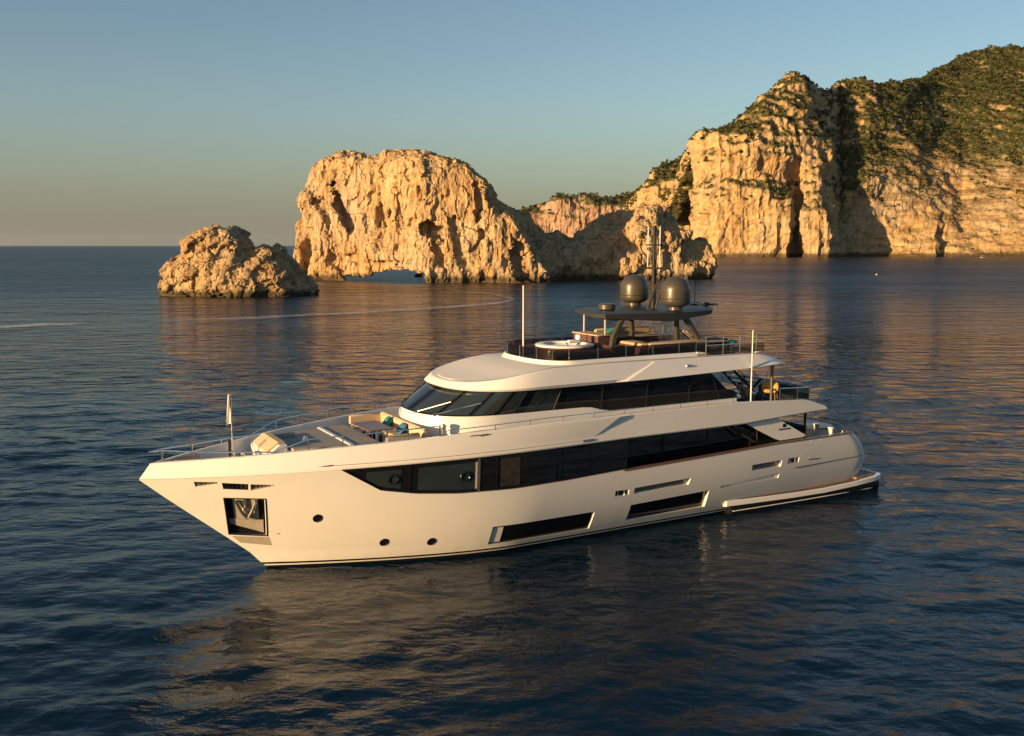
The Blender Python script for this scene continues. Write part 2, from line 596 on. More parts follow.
def fbm(p, octv=4, seed=0, gain=0.5):
    a, s, o = 1.0, 0.0, 0
    for k in range(octv):
        o = o + a * vnoise(p * (2.03 ** k) + 17.3 * k, seed + k)
        s += a
        a *= gain
    return o / s


def ridged(p, octv=4, seed=0, gain=0.55):
    a, s, o = 1.0, 0.0, 0
    for k in range(octv):
        o = o + a * (1 - np.abs(vnoise(p * (2.03 ** k) + 9.1 * k, seed + k)) * 1.6)
        s += a
        a *= gain
    return o / s


def worley(p, seed=0):
    f = np.floor(p).astype(np.int64)
    d1 = np.full(len(p), 9.0)
    d2 = np.full(len(p), 9.0)
    cid = np.zeros(len(p))
    for dx in (-1, 0, 1):
        for dy in (-1, 0, 1):
            for dz in (-1, 0, 1):
                a, b, c = f[:, 0] + dx, f[:, 1] + dy, f[:, 2] + dz
                q = np.stack([a + _hash(a, b, c, seed), b + _hash(a, b, c, seed + 1), c + _hash(a, b, c, seed + 2)], 1)
                d = np.linalg.norm(q - p, axis=1)
                new = d < d1
                d2 = np.where(new, d1, np.minimum(d2, d))
                cid = np.where(new, _hash(a, b, c, seed + 3), cid)
                d1 = np.where(new, d, d1)
    return d1, d2, cid


def facets(p, seed=0, tilt=1.0):
    """each cell is a flat face with its own height and tilt: broken stone"""
    f = np.floor(p).astype(np.int64)
    d1 = np.full(len(p), 9.0)
    out = np.zeros(len(p))
    for dx in (-1, 0, 1):
        for dy in (-1, 0, 1):
            for dz in (-1, 0, 1):
                a, b, c = f[:, 0] + dx, f[:, 1] + dy, f[:, 2] + dz
                q = np.stack([a + _hash(a, b, c, seed), b + _hash(a, b, c, seed + 1), c + _hash(a, b, c, seed + 2)], 1)
                r = p - q
                d = np.linalg.norm(r, axis=1)
                v = (_hash(a, b, c, seed + 3) - .5) + tilt * ((_hash(a, b, c, seed + 4) - .5) * r[:, 0] + (_hash(a, b, c, seed + 5) - .5) * r[:, 1] + (_hash(a, b, c, seed + 6) - .5) * r[:, 2])
                new = d < d1
                out = np.where(new, v, out)
                d1 = np.where(new, d, d1)
    return out


def surface_nets(Fd, org, h):
    S = Fd < 0
    nx, ny, nz = Fd.shape
    cnt = np.zeros((nx - 1, ny - 1, nz - 1), np.int8)
    for dx in (0, 1):
        for dy in (0, 1):
            for dz in (0, 1):
                cnt += S[dx:nx - 1 + dx, dy:ny - 1 + dy, dz:nz - 1 + dz]
    act = (cnt > 0) & (cnt < 8)
    ids = -np.ones(act.shape, np.int64)
    I = np.argwhere(act)
    ids[act] = np.arange(len(I))
    acc = np.zeros((len(I), 3))
    num = np.zeros(len(I))
    corners = [(a, b, c) for a in (0, 1) for b in (0, 1) for c in (0, 1)]
    for i, ca in enumerate(corners):
        for cb in corners[i + 1:]:
            if sum(abs(x - y) for x, y in zip(ca, cb)) != 1:
                continue
            fa = Fd[I[:, 0] + ca[0], I[:, 1] + ca[1], I[:, 2] + ca[2]]
            fb = Fd[I[:, 0] + cb[0], I[:, 1] + cb[1], I[:, 2] + cb[2]]
            cr = (fa < 0) != (fb < 0)
            t = np.where(cr, fa / np.where(fa == fb, 1, fa - fb), 0)
            acc += np.where(cr[:, None], np.array(ca) + t[:, None] * (np.array(cb) - np.array(ca)), 0)
            num += cr
    V = (I + acc / num[:, None]) * h + np.array(org)
    faces = []
    for ax in range(3):
        u, w = [(1, 2), (2, 0), (0, 1)][ax]
        sl_a = [slice(None)] * 3
        sl_b = [slice(None)] * 3
        sl_a[ax] = slice(0, -1)
        sl_b[ax] = slice(1, None)
        A, B = S[tuple(sl_a)], S[tuple(sl_b)]
        E = np.argwhere(A != B)
        ok = (E[:, u] > 0) & (E[:, w] > 0) & (E[:, u] < Fd.shape[u] - 1) & (E[:, w] < Fd.shape[w] - 1)
        E = E[ok]
        ins = A[E[:, 0], E[:, 1], E[:, 2]]

        def cell(du, dw):
            c = E.copy()
            c[:, u] -= du
            c[:, w] -= dw
            return ids[c[:, 0], c[:, 1], c[:, 2]]
        q = np.stack([cell(1, 1), cell(0, 1), cell(0, 0), cell(1, 0)], 1)
        q[~ins] = q[~ins][:, ::-1]
        faces.append(q)
    Fq = np.concatenate(faces)
    Fq = Fq[(Fq >= 0).all(1)]
    return V, Fq


def subdivide(V, F):
    e = np.concatenate([F[:, [0, 1]], F[:, [1, 2]], F[:, [2, 3]], F[:, [3, 0]]])
    es = np.sort(e, 1)
    key = es[:, 0] * len(V) + es[:, 1]
    uq, inv = np.unique(key, return_inverse=True)
    mid = (V[uq // len(V)] + V[uq % len(V)]) / 2
    cen = V[F].mean(1)
    n, m = len(V), len(F)
    ei = inv.reshape(4, m).T + n
    ci = np.arange(m) + n + len(uq)
    V2 = np.concatenate([V, mid, cen])
    F2 = np.concatenate([np.stack([F[:, k], ei[:, k], ci, ei[:, k - 1]], 1) for k in range(4)])
    return V2, F2


def vnormals(V, F):
    a = np.cross(V[F[:, 2]] - V[F[:, 0]], V[F[:, 3]] - V[F[:, 1]])
    n = np.zeros_like(V)
    for k in range(4):
        for c in range(3):
            n[:, c] += np.bincount(F[:, k], a[:, c], len(V))
    return n / (np.linalg.norm(n, axis=1, keepdims=True) + 1e-9)


# sight lines measured on the photograph, turned into metres at a chosen distance
def at_depth(px, py, Y):
    px, py, Y = np.asarray(px, float), np.asarray(py, float), np.asarray(Y, float)
    b = (368 - py) / FOC
    c, s = math.cos(PITCH), math.sin(PITCH)
    t = Y / (c + b * s)
    return (px - 512) / FOC * t, CAM_H + (-s + b * c) * t


# ------------------------------------------------------------------ the sea
def build_sea():
    rs = [0.0, 4.0]
    r = 8.0
    while r < 40000:
        rs.append(r)
        r += max(0.12, 0.00012 * r * r) if r < 160 else r * 0.045
    rs = np.array(rs)
    fine = np.arange(-0.72, 0.7201, 0.0030)
    coarse = np.arange(0.72 + 0.06, 2 * math.pi - 0.72 - 0.01, 0.06)
    th = np.concatenate([fine, coarse])
    R, T = np.meshgrid(rs[1:], th, indexing='ij')
    X, Y = R * np.sin(T), R * np.cos(T)
    dr = np.gradient(rs[1:])[:, None] * np.ones_like(R)
    sp = np.maximum(dr, R * 0.0030)
    Z = np.zeros_like(R)
    g = np.random.default_rng(3)
    near = (R < 230) & (np.abs(((T + math.pi) % (2 * math.pi)) - math.pi) < 0.75)
    xs, ys, ss = X[near], Y[near], sp[near]
    zz = np.zeros_like(xs)
    for k in range(110):
        lam = 0.42 * (6.5 / 0.42) ** g.random()
        ang = math.radians(110) + g.normal() * 0.46
        kk = 2 * math.pi / lam
        slope = 0.0172 * (1.0 if lam < 2 else (2 / lam) ** 0.5)
        fade = smooth01(2.2, 5.0, lam / ss)
        ph = kk * (xs * math.cos(ang) + ys * math.sin(ang)) + g.random() * 6.283
        zz += slope / kk * fade * (np.sin(ph) + 0.18 * np.cos(2 * ph))
    # gusts and calmer patches
    gp = fbm(np.stack([xs / 22, ys / 9, xs * 0], 1), 3, 5)
    ax_, ay_ = 16.28, 47.23
    bx_, by2 = ax_ - 33 * math.cos(math.radians(29.058)), ay_ - 33 * math.sin(math.radians(29.058))
    tt_ = np.clip(((xs - ax_) * (bx_ - ax_) + (ys - ay_) * (by2 - ay_)) / 33.0 ** 2, 0, 1)
    dl = np.hypot(xs - ax_ - tt_ * (bx_ - ax_), ys - ay_ - tt_ * (by2 - ay_))
    Z[near] = zz * (0.95 + 0.75 * gp) * (0.60 + 0.40 * smooth01(5, 22, dl))
    V = np.concatenate([[[0, 0, 0]], np.stack([X, Y, Z], -1).reshape(-1, 3)])
    n, m = R.shape
    i, j = np.meshgrid(np.arange(n - 1), np.arange(m), indexing='ij')
    a = 1 + i * m + j
    b = 1 + (i + 1) * m + j
    c = 1 + (i + 1) * m + (j + 1) % m
    d = 1 + i * m + (j + 1) % m
    F = np.stack([a, d, c, b], -1).reshape(-1, 4)
    F = F[:, ::-1] if False else F
    tri = np.array([[0, 1 + (j + 1) % m, 1 + j, 1 + j] for j in range(m)])
    me = np_mesh('sea', V[1:], F - 1, M['sea'], True)
    # make the faces look up
    if me.polygons[0].normal.z < 0:
        me.flip_normals()
    tag(link('sea', me), kind='structure')


build_sea()


def foam(name, pts, label):
    """a broken line of foam lying on the water: pts = (x, y, halfwidth, strength)"""
    V, E = [], []
    nseg = 90
    P = np.array(pts, float)
    t = np.linspace(0, len(P) - 1, nseg)
    Q = np.stack([np.interp(t, range(len(P)), P[:, k]) for k in range(4)], 1)
    for x, y, w, s in Q:
        for k in (-1, -.5, 0, .5, 1):
            V.append((x, y + w * 1.7 * k, 0.22))
            E.append(s * (1 - k * k))
    F = np.array([[i * 5 + j, (i + 1) * 5 + j, (i + 1) * 5 + j + 1, i * 5 + j + 1] for i in range(nseg - 1) for j in range(4)])
    o = link(name, np_mesh(name, V, F, M['foam'], True, attrs={'edge': E}))
    tag(o, label, 'foam', kind='stuff')


def sea_pt(px, py):
    b = (368 - py) / FOC
    c, s = math.cos(PITCH), math.sin(PITCH)
    t = CAM_H / (s - b * c)
    return (px - 512) / FOC * t, (c + b * s) * t


def foam_line(name, label, rows):
    foam(name, [sea_pt(px, py) + (w, s) for px, py, w, s in rows], label)


foam_line('wake_foam', 'broken line of white foam on the open water at far left',
          [(-60, 331, 1.2, .2), (0, 328.5, 2.0, 1.0), (30, 326.5, 2.4, 1.4), (62, 325.5, 1.9, 1.0), (90, 325, .8, .15), (170, 324, .8, .12), (260, 320, .9, .4), (330, 315, 1.0, .25)])
foam_line('wake_foam', 'faint pale wake curving across the water in front of the arch rock',
          [(150, 322, 1.2, .2), (250, 319, 1.6, .75), (360, 313.5, 2.0, .85), (450, 308, 2.2, .85), (500, 304, 2.4, .9), (515, 300, 2.4, .6), (490, 294, 2.4, .3), (440, 291, 2.4, .15)])


# ------------------------------------------------------------------ rocks
def rock_object(name, X0, X1, Y0, Y1, Z1, h, coarse, band, field, mat, disp, label, cat, extra=None):
    xs = np.arange(X0, X1, h)
    ys = np.arange(Y0, Y1, h)
    zs = np.arange(-3.0, Z1, h)
    gx, gy, gz = np.meshgrid(xs, ys, zs, indexing='ij')
    P = np.stack([gx.ravel(), gy.ravel(), gz.ravel()], 1)
    raw = coarse(P)
    near = np.abs(raw) < band
    if extra is not None:
        near |= extra(P)
    raw[near] = field(P[near])
    Fd = raw.reshape(gx.shape)
    Fd[:, :, 0] = np.where(Fd[:, :, 0] < 0, Fd[:, :, 0], Fd[:, :, 0])
    V, F = surface_nets(Fd, (X0, Y0, -3.0), h)
    V, F = subdivide(V, F)
    nrm = vnormals(V, F)
    V = V + nrm * disp(V, nrm)[:, None]
    org = np.array([(X0 + X1) / 2, (Y0 + Y1) / 2, 0.0])
    me = np_mesh(name, V - org, F, mat, False)
    o = link(name, me)
    o.location = org
    tag(o, label, cat)
    return o


def capsule(P, a, b, r):
    a, b = np.array(a, float), np.array(b, float)
    ab = b - a
    t = np.clip(((P - a) @ ab) / (ab @ ab), 0, 1)
    return np.linalg.norm(P - a - t[:, None] * ab, axis=1) - r


def build_arch_rock():
    DA = 314.0
    sil = [(286, 282), (289, 262), (288, 243), (291, 222), (299, 205), (299, 190), (306, 172), (314, 158), (319, 154), (328, 153), (334, 150), (350, 153), (372, 152.5), (400, 151), (428, 153), (440, 157), (452, 161), (465, 168), (478, 178), (488, 188), (494, 200), (503, 208), (512, 213), (519, 218), (530, 240), (545, 275), (548, 283)]
    sx, sz = at_depth([p[0] for p in sil], [p[1] for p in sil], DA)
    sz = np.minimum(sz, 42.2) - .6
    sx = np.where(sx < -50, sx - 1.6, sx)
    lob = [(500, 228), (512, 218), (529, 217), (543, 226), (560, 232), (572, 239), (583, 235), (591, 228), (603, 221), (614, 217), (642, 210), (657, 208.5), (673, 217), (685, 226), (702, 242), (713, 257), (718, 275), (720, 283)]
    lx, lz = at_depth([p[0] for p in lob], [p[1] for p in lob], 334.0)
    lx = np.where(lx > 55, lx + 1.6, lx)
    fx = at_depth([288, 330, 365, 430, 520, 550], [280] * 6, 310.0)[0]
    fy = [325, 320, 312, 296, 298, 306]
    by = [352, 356, 356, 350, 340, 330]

    def block(P, X, Zt, FX, FY, BY, n, m):
        zt = np.interp(P[:, 0], X, Zt)
        a, b = np.interp(P[:, 0], FX, FY), np.interp(P[:, 0], FX, BY)
        yc, T = (a + b) / 2, (b - a) / 2
        q = np.abs(P[:, 1] - yc) / T
        z = np.clip(P[:, 2], 0, None) / np.maximum(zt, 0.6)
        g = (q ** n + z ** m) ** (2.0 / (n + m)) - 1
        return g * np.minimum(T, np.maximum(zt, 2.0)) * 0.9

    lfx = at_depth([490, 545, 590, 640, 680, 720], [280] * 6, 328.0)[0]

    def base(P):
        A = block(P, sx, sz, fx, fy, by, 6, 7)
        A = np.maximum(A, np.maximum(sx[0] + 1 - P[:, 0], P[:, 0] - sx[-1]))
        B = block(P, lx, lz, lfx, [306, 312, 320, 322, 326, 332], [352, 356, 362, 366, 362, 350], 2.6, 2.0)
        B = np.maximum(B, np.maximum(lx[0] - P[:, 0], P[:, 0] - lx[-1]))
        return A, B

    def front(px, py, A=True):
        """point of the raw face seen at this place"""
        for Y in np.arange(285, 350, 0.5):
            X, Z = at_depth(px, py, Y)
            f = base(np.array([[X, Y, Z]]))
            if min(f[0][0], f[1][0]) < 0:
                return np.array([float(X), Y, float(Z)])
        return np.array([float(X), 330.0, float(Z)])

    cuts = []
    for (a, b, r, dep) in [((331, 174), (350, 222), 3.0, 2.5), ((340, 195), (352, 224), 3.4, 3.5), ((318, 206), (345, 276), 2.0, 0.8), ((378, 217), (380, 222), 3.4, 2.0), ((391, 215), (394, 219), 2.2, 1.5),
                           ((428, 226), (440, 232), 3.4, 2.2), ((437, 240), (442, 262), 1.8, 0.8), ((504, 235), (507, 240), 2.6, 1.8), ((306, 250), (309, 274), 2.6, 1.4), ((332, 262), (410, 266), 1.6, 0.3),
                           ((470, 190), (480, 235), 1.5, 0.2), ((622, 240), (640, 246), 2.4, 0.8), ((585, 262), (600, 278), 2.4, 0.5), ((420, 165), (424, 200), 1.1, 0.2), ((458, 215), (464, 262), 1.3, 0.2), ((520, 250), (524, 280), 2.6, 0.4)]:
        pa, pb = front(*a), front(*b)
        pa[1] += dep
        pb[1] += dep
        cuts.append((pa, pb, r))
    ax0 = at_depth(362, 275, 315)[0]
    ax1 = at_depth(431, 275, 315)[0]

    def field(P):
        w = np.stack([vnoise(P / 9, 41), vnoise(P / 9, 42), vnoise(P / 9, 43)], 1) * 2.0
        Q = P + w
        A, B = base(Q)
        fl = ridged(Q * np.array([1 / 7.0, 1 / 7.0, 1 / 26.0]), 3, 11)
        hi = smooth01(.75, .98, P[:, 2] / np.maximum(np.interp(P[:, 0], sx, sz), 1))
        A = A - (1 - .6 * hi) * (fbm(P / 16, 3, 1) * 2.2 + (fl - .5) * 2.4) - fbm(P * np.array([1 / 12, 1 / 12, 1 / 3.0]), 2, 77) * 0.5 - .3
        dip = np.stack([P[:, 0] * .8 + P[:, 2] * .6, P[:, 1], P[:, 2] * .8 - P[:, 0] * .6], 1)
        B = B - fbm(P / 12, 4, 21) * 2.6 - fbm(dip * np.array([1 / 14, 1 / 14, 1 / 3.0]), 3, 31) * 1.6 - (ridged(P / 9, 3, 61) - .5) * 2.0
        d = np.minimum(A, B)
        for a, b, r in cuts:
            d = np.maximum(d, -(capsule(Q, a, b, r) + fbm(P / 3, 2, 8) * .8))
        # the sea arch: a low tunnel right through the rock
        s = (P[:, 0] - ax0) / (ax1 - ax0)
        top = 1.7 + 2.6 * np.clip(s, 0, 1) * np.clip(1.25 - s, 0, 1) * 2.2 + vnoise(P / 4, 9) * 0.4 + np.clip(P[:, 1] - np.interp(P[:, 0], fx, fy) - 3, 0, 40) * .30
        wide = np.clip(P[:, 1] - 306, 0, 60) * .45
        tun = np.maximum(np.maximum(ax0 - wide - P[:, 0], P[:, 0] - ax1 - wide), P[:, 2] - top)
        tun = np.maximum(tun, -30)
        d = np.maximum(d, -tun)
        return d

    def disp(V, n):
        Q = V + np.stack([vnoise(V / 2.2, 71), vnoise(V / 2.2, 72), vnoise(V / 2.2, 73)], 1) * .5
        o = facets(Q / np.array([3.6, 3.6, 9.0]), 51, 1.5) * .85 + facets(Q / np.array([1.3, 1.3, 2.6]), 57, 1.5) * .34
        o += (ridged(V * np.array([1 / 2.4, 1 / 2.4, 1 / 10.0]), 3, 5) - .5) * .5 + fbm(V / 1.0, 2, 6) * 0.15
        return np.where(V[:, 2] < 0.5, o * 0.4, o)

    rock_object('rock_islet', float(sx[0]) - 6, float(lx[-1]) + 6, 286, 372, 46, 0.72, lambda P: np.minimum(*base(P)), 9.0, field, M['rock'], disp,
                'large golden limestone rock with a low sea arch and a long sloping right flank', 'rock islet',
                lambda P: (P[:, 0] > ax0 - 18) & (P[:, 0] < ax1 + 18) & (P[:, 2] < 17) & (P[:, 1] > 300) & (P[:, 1] < 362))


def build_small_rock():
    D = 218.0
    sil = [(161, 297), (163, 283), (166, 264), (176, 256), (184, 237), (194, 232), (204, 230), (213, 228), (224, 230), (235, 226), (246, 235), (257, 246), (266, 242), (275, 248), (284, 259), (291, 269), (301, 279), (311, 287), (314, 298)]
    sx, sz = at_depth([p[0] for p in sil], [p[1] for p in sil], D + 6)

    def shape(Q):
        zt = np.interp(Q[:, 0], sx, sz)
        mid = (sx[0] + sx[-1]) / 2
        T = 11.0 * np.sqrt(np.clip(1 - ((Q[:, 0] - mid) / (sx[-1] - sx[0]) * 1.95) ** 2, 0.02, 1)) + 1
        q = np.abs(Q[:, 1] - (D + 9)) / T
        z = np.clip(Q[:, 2], 0, None) / np.maximum(zt, 0.4)
        g = ((q ** 2.4 + z ** 2.4) ** (1 / 2.4) - 1) * np.minimum(T, np.maximum(zt, 1.5))
        return np.maximum(g, np.maximum(sx[0] - Q[:, 0], Q[:, 0] - sx[-1]))

    def field(P):
        w = np.stack([vnoise(P / 5, 141), vnoise(P / 5, 142), vnoise(P / 5, 143)], 1) * 1.0
        Q = P + w
        d = shape(Q)
        # broken into tilted blocks
        R = np.stack([Q[:, 0] * .85 + Q[:, 2] * .5, Q[:, 1], Q[:, 2] * .85 - Q[:, 0] * .5], 1)
        w1, w2, cid = worley(R / np.array([5.0, 5.0, 3.6]), 201)
        d = d - (cid - .5) * 2.0 + 0.5 * np.exp(-((w2 - w1) / .10) ** 2)
        return d - fbm(P / 7, 2, 101) * 1.0

    def disp(V, n):
        R = np.stack([V[:, 0] * .85 + V[:, 2] * .5, V[:, 1], V[:, 2] * .85 - V[:, 0] * .5], 1)
        return facets(R / np.array([3.2, 3.2, 2.2]), 301, 1.5) * .75 + facets(R / np.array([1.0, 1.0, .8]), 311, 1.5) * .26 + fbm(V / .8, 2, 15) * .10

    rock_object('rock_islet', float(sx[0]) - 2.5, float(sx[-1]) + 2.5, D - 7, D + 25, 18.5, 0.42, shape, 4.5, field, M['rock_small'], disp,
                'small jagged heap of a rock, its blocks broken and tilted, left of the arch rock', 'rock islet')


build_arch_rock()
build_small_rock()


# ------------------------------------------------------------------ mainland cliffs: faces lofted from shore to ridge
def build_cliff(name, columns, nx, nt, mat, amp, veg_fn, seed, back, flute):
    """columns: (px, [(py, depth), ...]) shore first, ridge last"""
    K = 80
    rows = []
    for px, prof in columns:
        ys = np.array([p[0] for p in prof], float)
        ds = np.array([p[1] for p in prof], float)
        X, Z = at_depth(px, ys, ds)
        Z[0] = -4.0
        pts = np.stack([X, ds, Z], 1)
        # back of the ridge falls away behind
        ex = pts[-1] + np.array([0, back, -back * .35])
        pts = np.concatenate([pts, [ex]])
        s = np.concatenate([[0], np.cumsum(np.linalg.norm(np.diff(pts, axis=0), axis=1))])
        t = np.linspace(0, s[-1], K)
        rows.append(np.stack([np.interp(t, s, pts[:, k]) for k in range(3)], 1))
    G = np.array(rows)
    c = np.concatenate([[0], np.cumsum(np.linalg.norm(np.diff(G[:, 10], axis=0), axis=1) + 1e-6)])
    tx = np.linspace(0, c[-1], nx)
    G2 = np.stack([[np.interp(tx, c, G[:, j, k]) for j in range(K)] for k in range(3)], -1).transpose(1, 0, 2)
    tt = np.linspace(0, K - 1, nt)
    j0 = np.clip(tt.astype(int), 0, K - 2)
    fr = (tt - j0)[None, :, None]
    G3 = G2[:, j0] * (1 - fr) + G2[:, j0 + 1] * fr
    n, m = G3.shape[:2]
    V = G3.reshape(-1, 3)
    i, j = np.meshgrid(np.arange(n - 1), np.arange(m - 1), indexing='ij')
    F = np.stack([i * m + j, (i + 1) * m + j, (i + 1) * m + j + 1, i * m + j + 1], -1).reshape(-1, 4)
    nr = vnormals(V, F)
    steep = 1 - np.clip(nr[:, 2], 0, 1)
    rid = ridged(V / (amp * 4.2), 5, seed) - .5
    fl = ridged(V * np.array([1 / flute, 1 / flute, 1 / (flute * 5)]), 4, seed + 5) - .5
    d = fbm(V / (amp * 7), 5, seed + 1) * amp * 1.1 + rid * amp * 1.1 + fl * amp * 1.1 * steep + fbm(V / (amp * .8), 4, seed + 9) * amp * .22
    strat = V[:, 2] * .95 + V[:, 0] * .30 + fbm(V / 40, 2, seed + 3) * 6
    d += vnoise(np.stack([strat / (amp * .7), V[:, 0] / 90, V[:, 1] / 90], 1), seed + 33) * amp * .16
    d += facets(V / np.array([amp * 1.5, amp * 1.5, amp * 3.0]), seed + 80, 1.4) * amp * .30 * steep
    bed = smooth01(355, 430, V[:, 0]) if name == 'cliff' else 0.0
    d = d - bed * (fl * amp * .85 * steep + rid * amp * .5) + bed * vnoise(np.stack([strat / 4.2, V[:, 0] / 60, V[:, 1] / 60], 1), seed + 44) * 1.9
    lowf = smooth01(-4, 12, V[:, 2])
    V = V + nr * (d * (0.35 + 0.65 * lowf))[:, None]
    nr = vnormals(V, F)
    veg = veg_fn(V, nr, seed)
    o = link(name, np_mesh(name, V, F, mat, False, attrs={'veg': veg}))
    tag(o, kind='structure')
    return V, F, nr, veg


def veg_main(V, nr, seed):
    pxx = V[:, 0] / V[:, 1] * 950 + 512
    f = smooth01(0.34, 0.60, nr[:, 2] + fbm(V / 22, 4, seed + 50) * .34)
    # bare rock low down on the right-hand slope, scrub thick higher up
    bare = smooth01(-30, 45, V[:, 2] - np.interp(pxx, [830, 850, 875, 920, 960, 1024, 1100], [30, 45, 55, 95, 90, 80, 80]) + fbm(V / 40, 4, seed + 60) * 60)
    f = np.where(pxx > 828, np.maximum(f * (.15 + .85 * bare), bare * smooth01(-.42, .12, fbm(V / 16, 4, seed + 71)) * smooth01(.02, .2, nr[:, 2] + .1)), f * smooth01(15, 60, V[:, 2]))
    return np.clip(f, 0, 1)


def veg_far(V, nr, seed):
    return smooth01(0.30, 0.62, nr[:, 2] + fbm(V / 40, 4, seed + 50) * .3) * smooth01(20, 70, V[:, 2])


main_cols = [
    (706, [(257, 1190), (215, 1192), (150, 1195), (143, 1215)]),
    (698, [(257, 1080), (215, 1084), (150, 1092), (141, 1110)]),
    (694, [(257.3, 1000), (230, 1005), (180, 1020), (146, 1040), (140, 1060)]),
    (702, [(257.5, 968), (230, 972), (175, 984), (142, 1000), (132, 1030)]),
    (718, [(257.5, 958), (210, 964), (150, 975), (131, 985), (127, 1015)]),
    (740, [(257.6, 950), (200, 958), (150, 966), (134, 975), (113, 1020)]),
    (758, [(257.6, 948), (190, 958), (150, 967), (131, 980), (98, 1020)]),
    (764, [(257.5, 950), (190, 961), (150, 970), (129, 984), (92, 1024)]),
    (776, [(257.5, 952), (220, 956), (178, 966), (150, 974), (131, 987), (98, 1018), (80, 1040)]),
    (787, [(257.6, 947), (225, 952), (185, 974), (150, 980), (129, 990), (98, 1016), (72, 1042)]),
    (792, [(257.3, 978), (230, 984), (190, 986), (150, 984), (128, 992), (98, 1016), (71, 1043)]),
    (799, [(257.3, 982), (235, 988), (200, 990), (150, 987), (130, 994), (98, 1018), (71, 1045)]),
    (804, [(257.6, 948), (225, 955), (185, 972), (150, 985), (130, 996), (100, 1022), (78, 1050)]),
    (818, [(257.6, 944), (215, 952), (170, 975), (140, 1000), (120, 1030), (87, 1070)]),
    (830, [(257.6, 946), (220, 953), (185, 975), (150, 1000), (128, 1035), (87, 1085)]),
    (837, [(257.5, 952), (235, 962), (200, 990), (160, 1020), (130, 1048), (83, 1090)]),
    (839, [(257.2, 975), (235, 990), (205, 1020), (170, 1050), (130, 1078), (80, 1108)]),
    (846, [(257, 1006), (235, 1008), (210, 1012), (175, 1024), (130, 1062), (77, 1104)]),
    (870, [(256.8, 1012), (235, 1014), (210, 1016), (180, 1022), (130, 1060), (79, 1112)]),
    (905, [(256.9, 1004), (236, 1010), (205, 1020), (170, 1044), (125, 1096), (80, 1152)]),
    (936, [(257, 990), (241, 998), (205, 1034), (165, 1080), (120, 1138), (68, 1232)]),
    (941, [(256.9, 1002), (243, 1010), (215, 1030), (165, 1082), (120, 1142), (66, 1238)]),
    (962, [(257, 992), (240, 1008), (200, 1056), (165, 1096), (110, 1162), (55, 1288)]),
    (990, [(257.1, 984), (239, 1002), (195, 1054), (160, 1094), (105, 1160), (47, 1312)]),
    (1024, [(257.2, 978), (237, 998), (190, 1054), (150, 1098), (105, 1156), (49, 1322)]),
    (1080, [(257.3, 966), (225, 980), (190, 1010), (150, 1060), (110, 1140), (62, 1320)]),
    (1180, [(257.4, 955), (225, 970), (195, 1000), (160, 1050), (120, 1130), (90, 1280)]),
    (1320, [(257.4, 960), (235, 970), (210, 1000), (180, 1050), (150, 1120), (130, 1240)]),
]
vegA = build_cliff('cliff', main_cols, 620, 300, M['cliff'], 6.5, veg_main, 301, 260, 16)
mid_cols = [
    (628, [(255.6, 1400), (235, 1405), (215, 1415), (200, 1440)]),
    (640, [(255.8, 1340), (220, 1346), (192, 1352), (187, 1372)]),
    (655, [(255.9, 1310), (220, 1318), (184, 1326), (173, 1360)]),
    (672, [(255.9, 1300), (215, 1308), (182, 1320), (163, 1370)]),
    (690, [(255.9, 1290), (210, 1302), (180, 1315), (150, 1385)]),
    (705, [(255.9, 1285), (210, 1300), (175, 1320), (147, 1395)]),
    (722, [(255.9, 1285), (210, 1300), (175, 1320), (146, 1400)]),
    (760, [(255.9, 1290), (210, 1305), (180, 1320), (150, 1400)]),
]
vegB = build_cliff('cliff', mid_cols, 200, 170, M['cliff'], 8.0, veg_far, 401, 200, 20)
far_cols = [
    (492, [(252.4, 2000), (249, 2005), (246, 2015), (240, 2040)]),
    (508, [(252.4, 1960), (245, 1966), (236, 1975), (228, 2000)]),
    (525, [(252.4, 1930), (235, 1938), (216, 1945), (211, 1970)]),
    (538, [(252.4, 1920), (232, 1930), (212, 1940), (205, 1975)]),
    (560, [(252.4, 1910), (225, 1918), (200, 1926), (196, 1950)]),
    (577, [(252.4, 1905), (225, 1915), (201, 1922), (196, 1940)]),
    (594, [(252.4, 1905), (225, 1915), (204, 1922), (195, 1965)]),
    (611, [(252.4, 1900), (228, 1912), (206, 1920), (194, 1985)]),
    (640, [(252.4, 1890), (232, 1900), (210, 1912), (189, 1995)]),
    (670, [(252.4, 1890), (232, 1900), (212, 1912), (188, 2000)]),
    (720, [(252.4, 1900), (232, 1910), (212, 1925), (190, 2000)]),
]
vegC = build_cliff('hills', far_cols, 260, 130, M['farcliff'], 10.0, veg_far, 501, 220, 26)


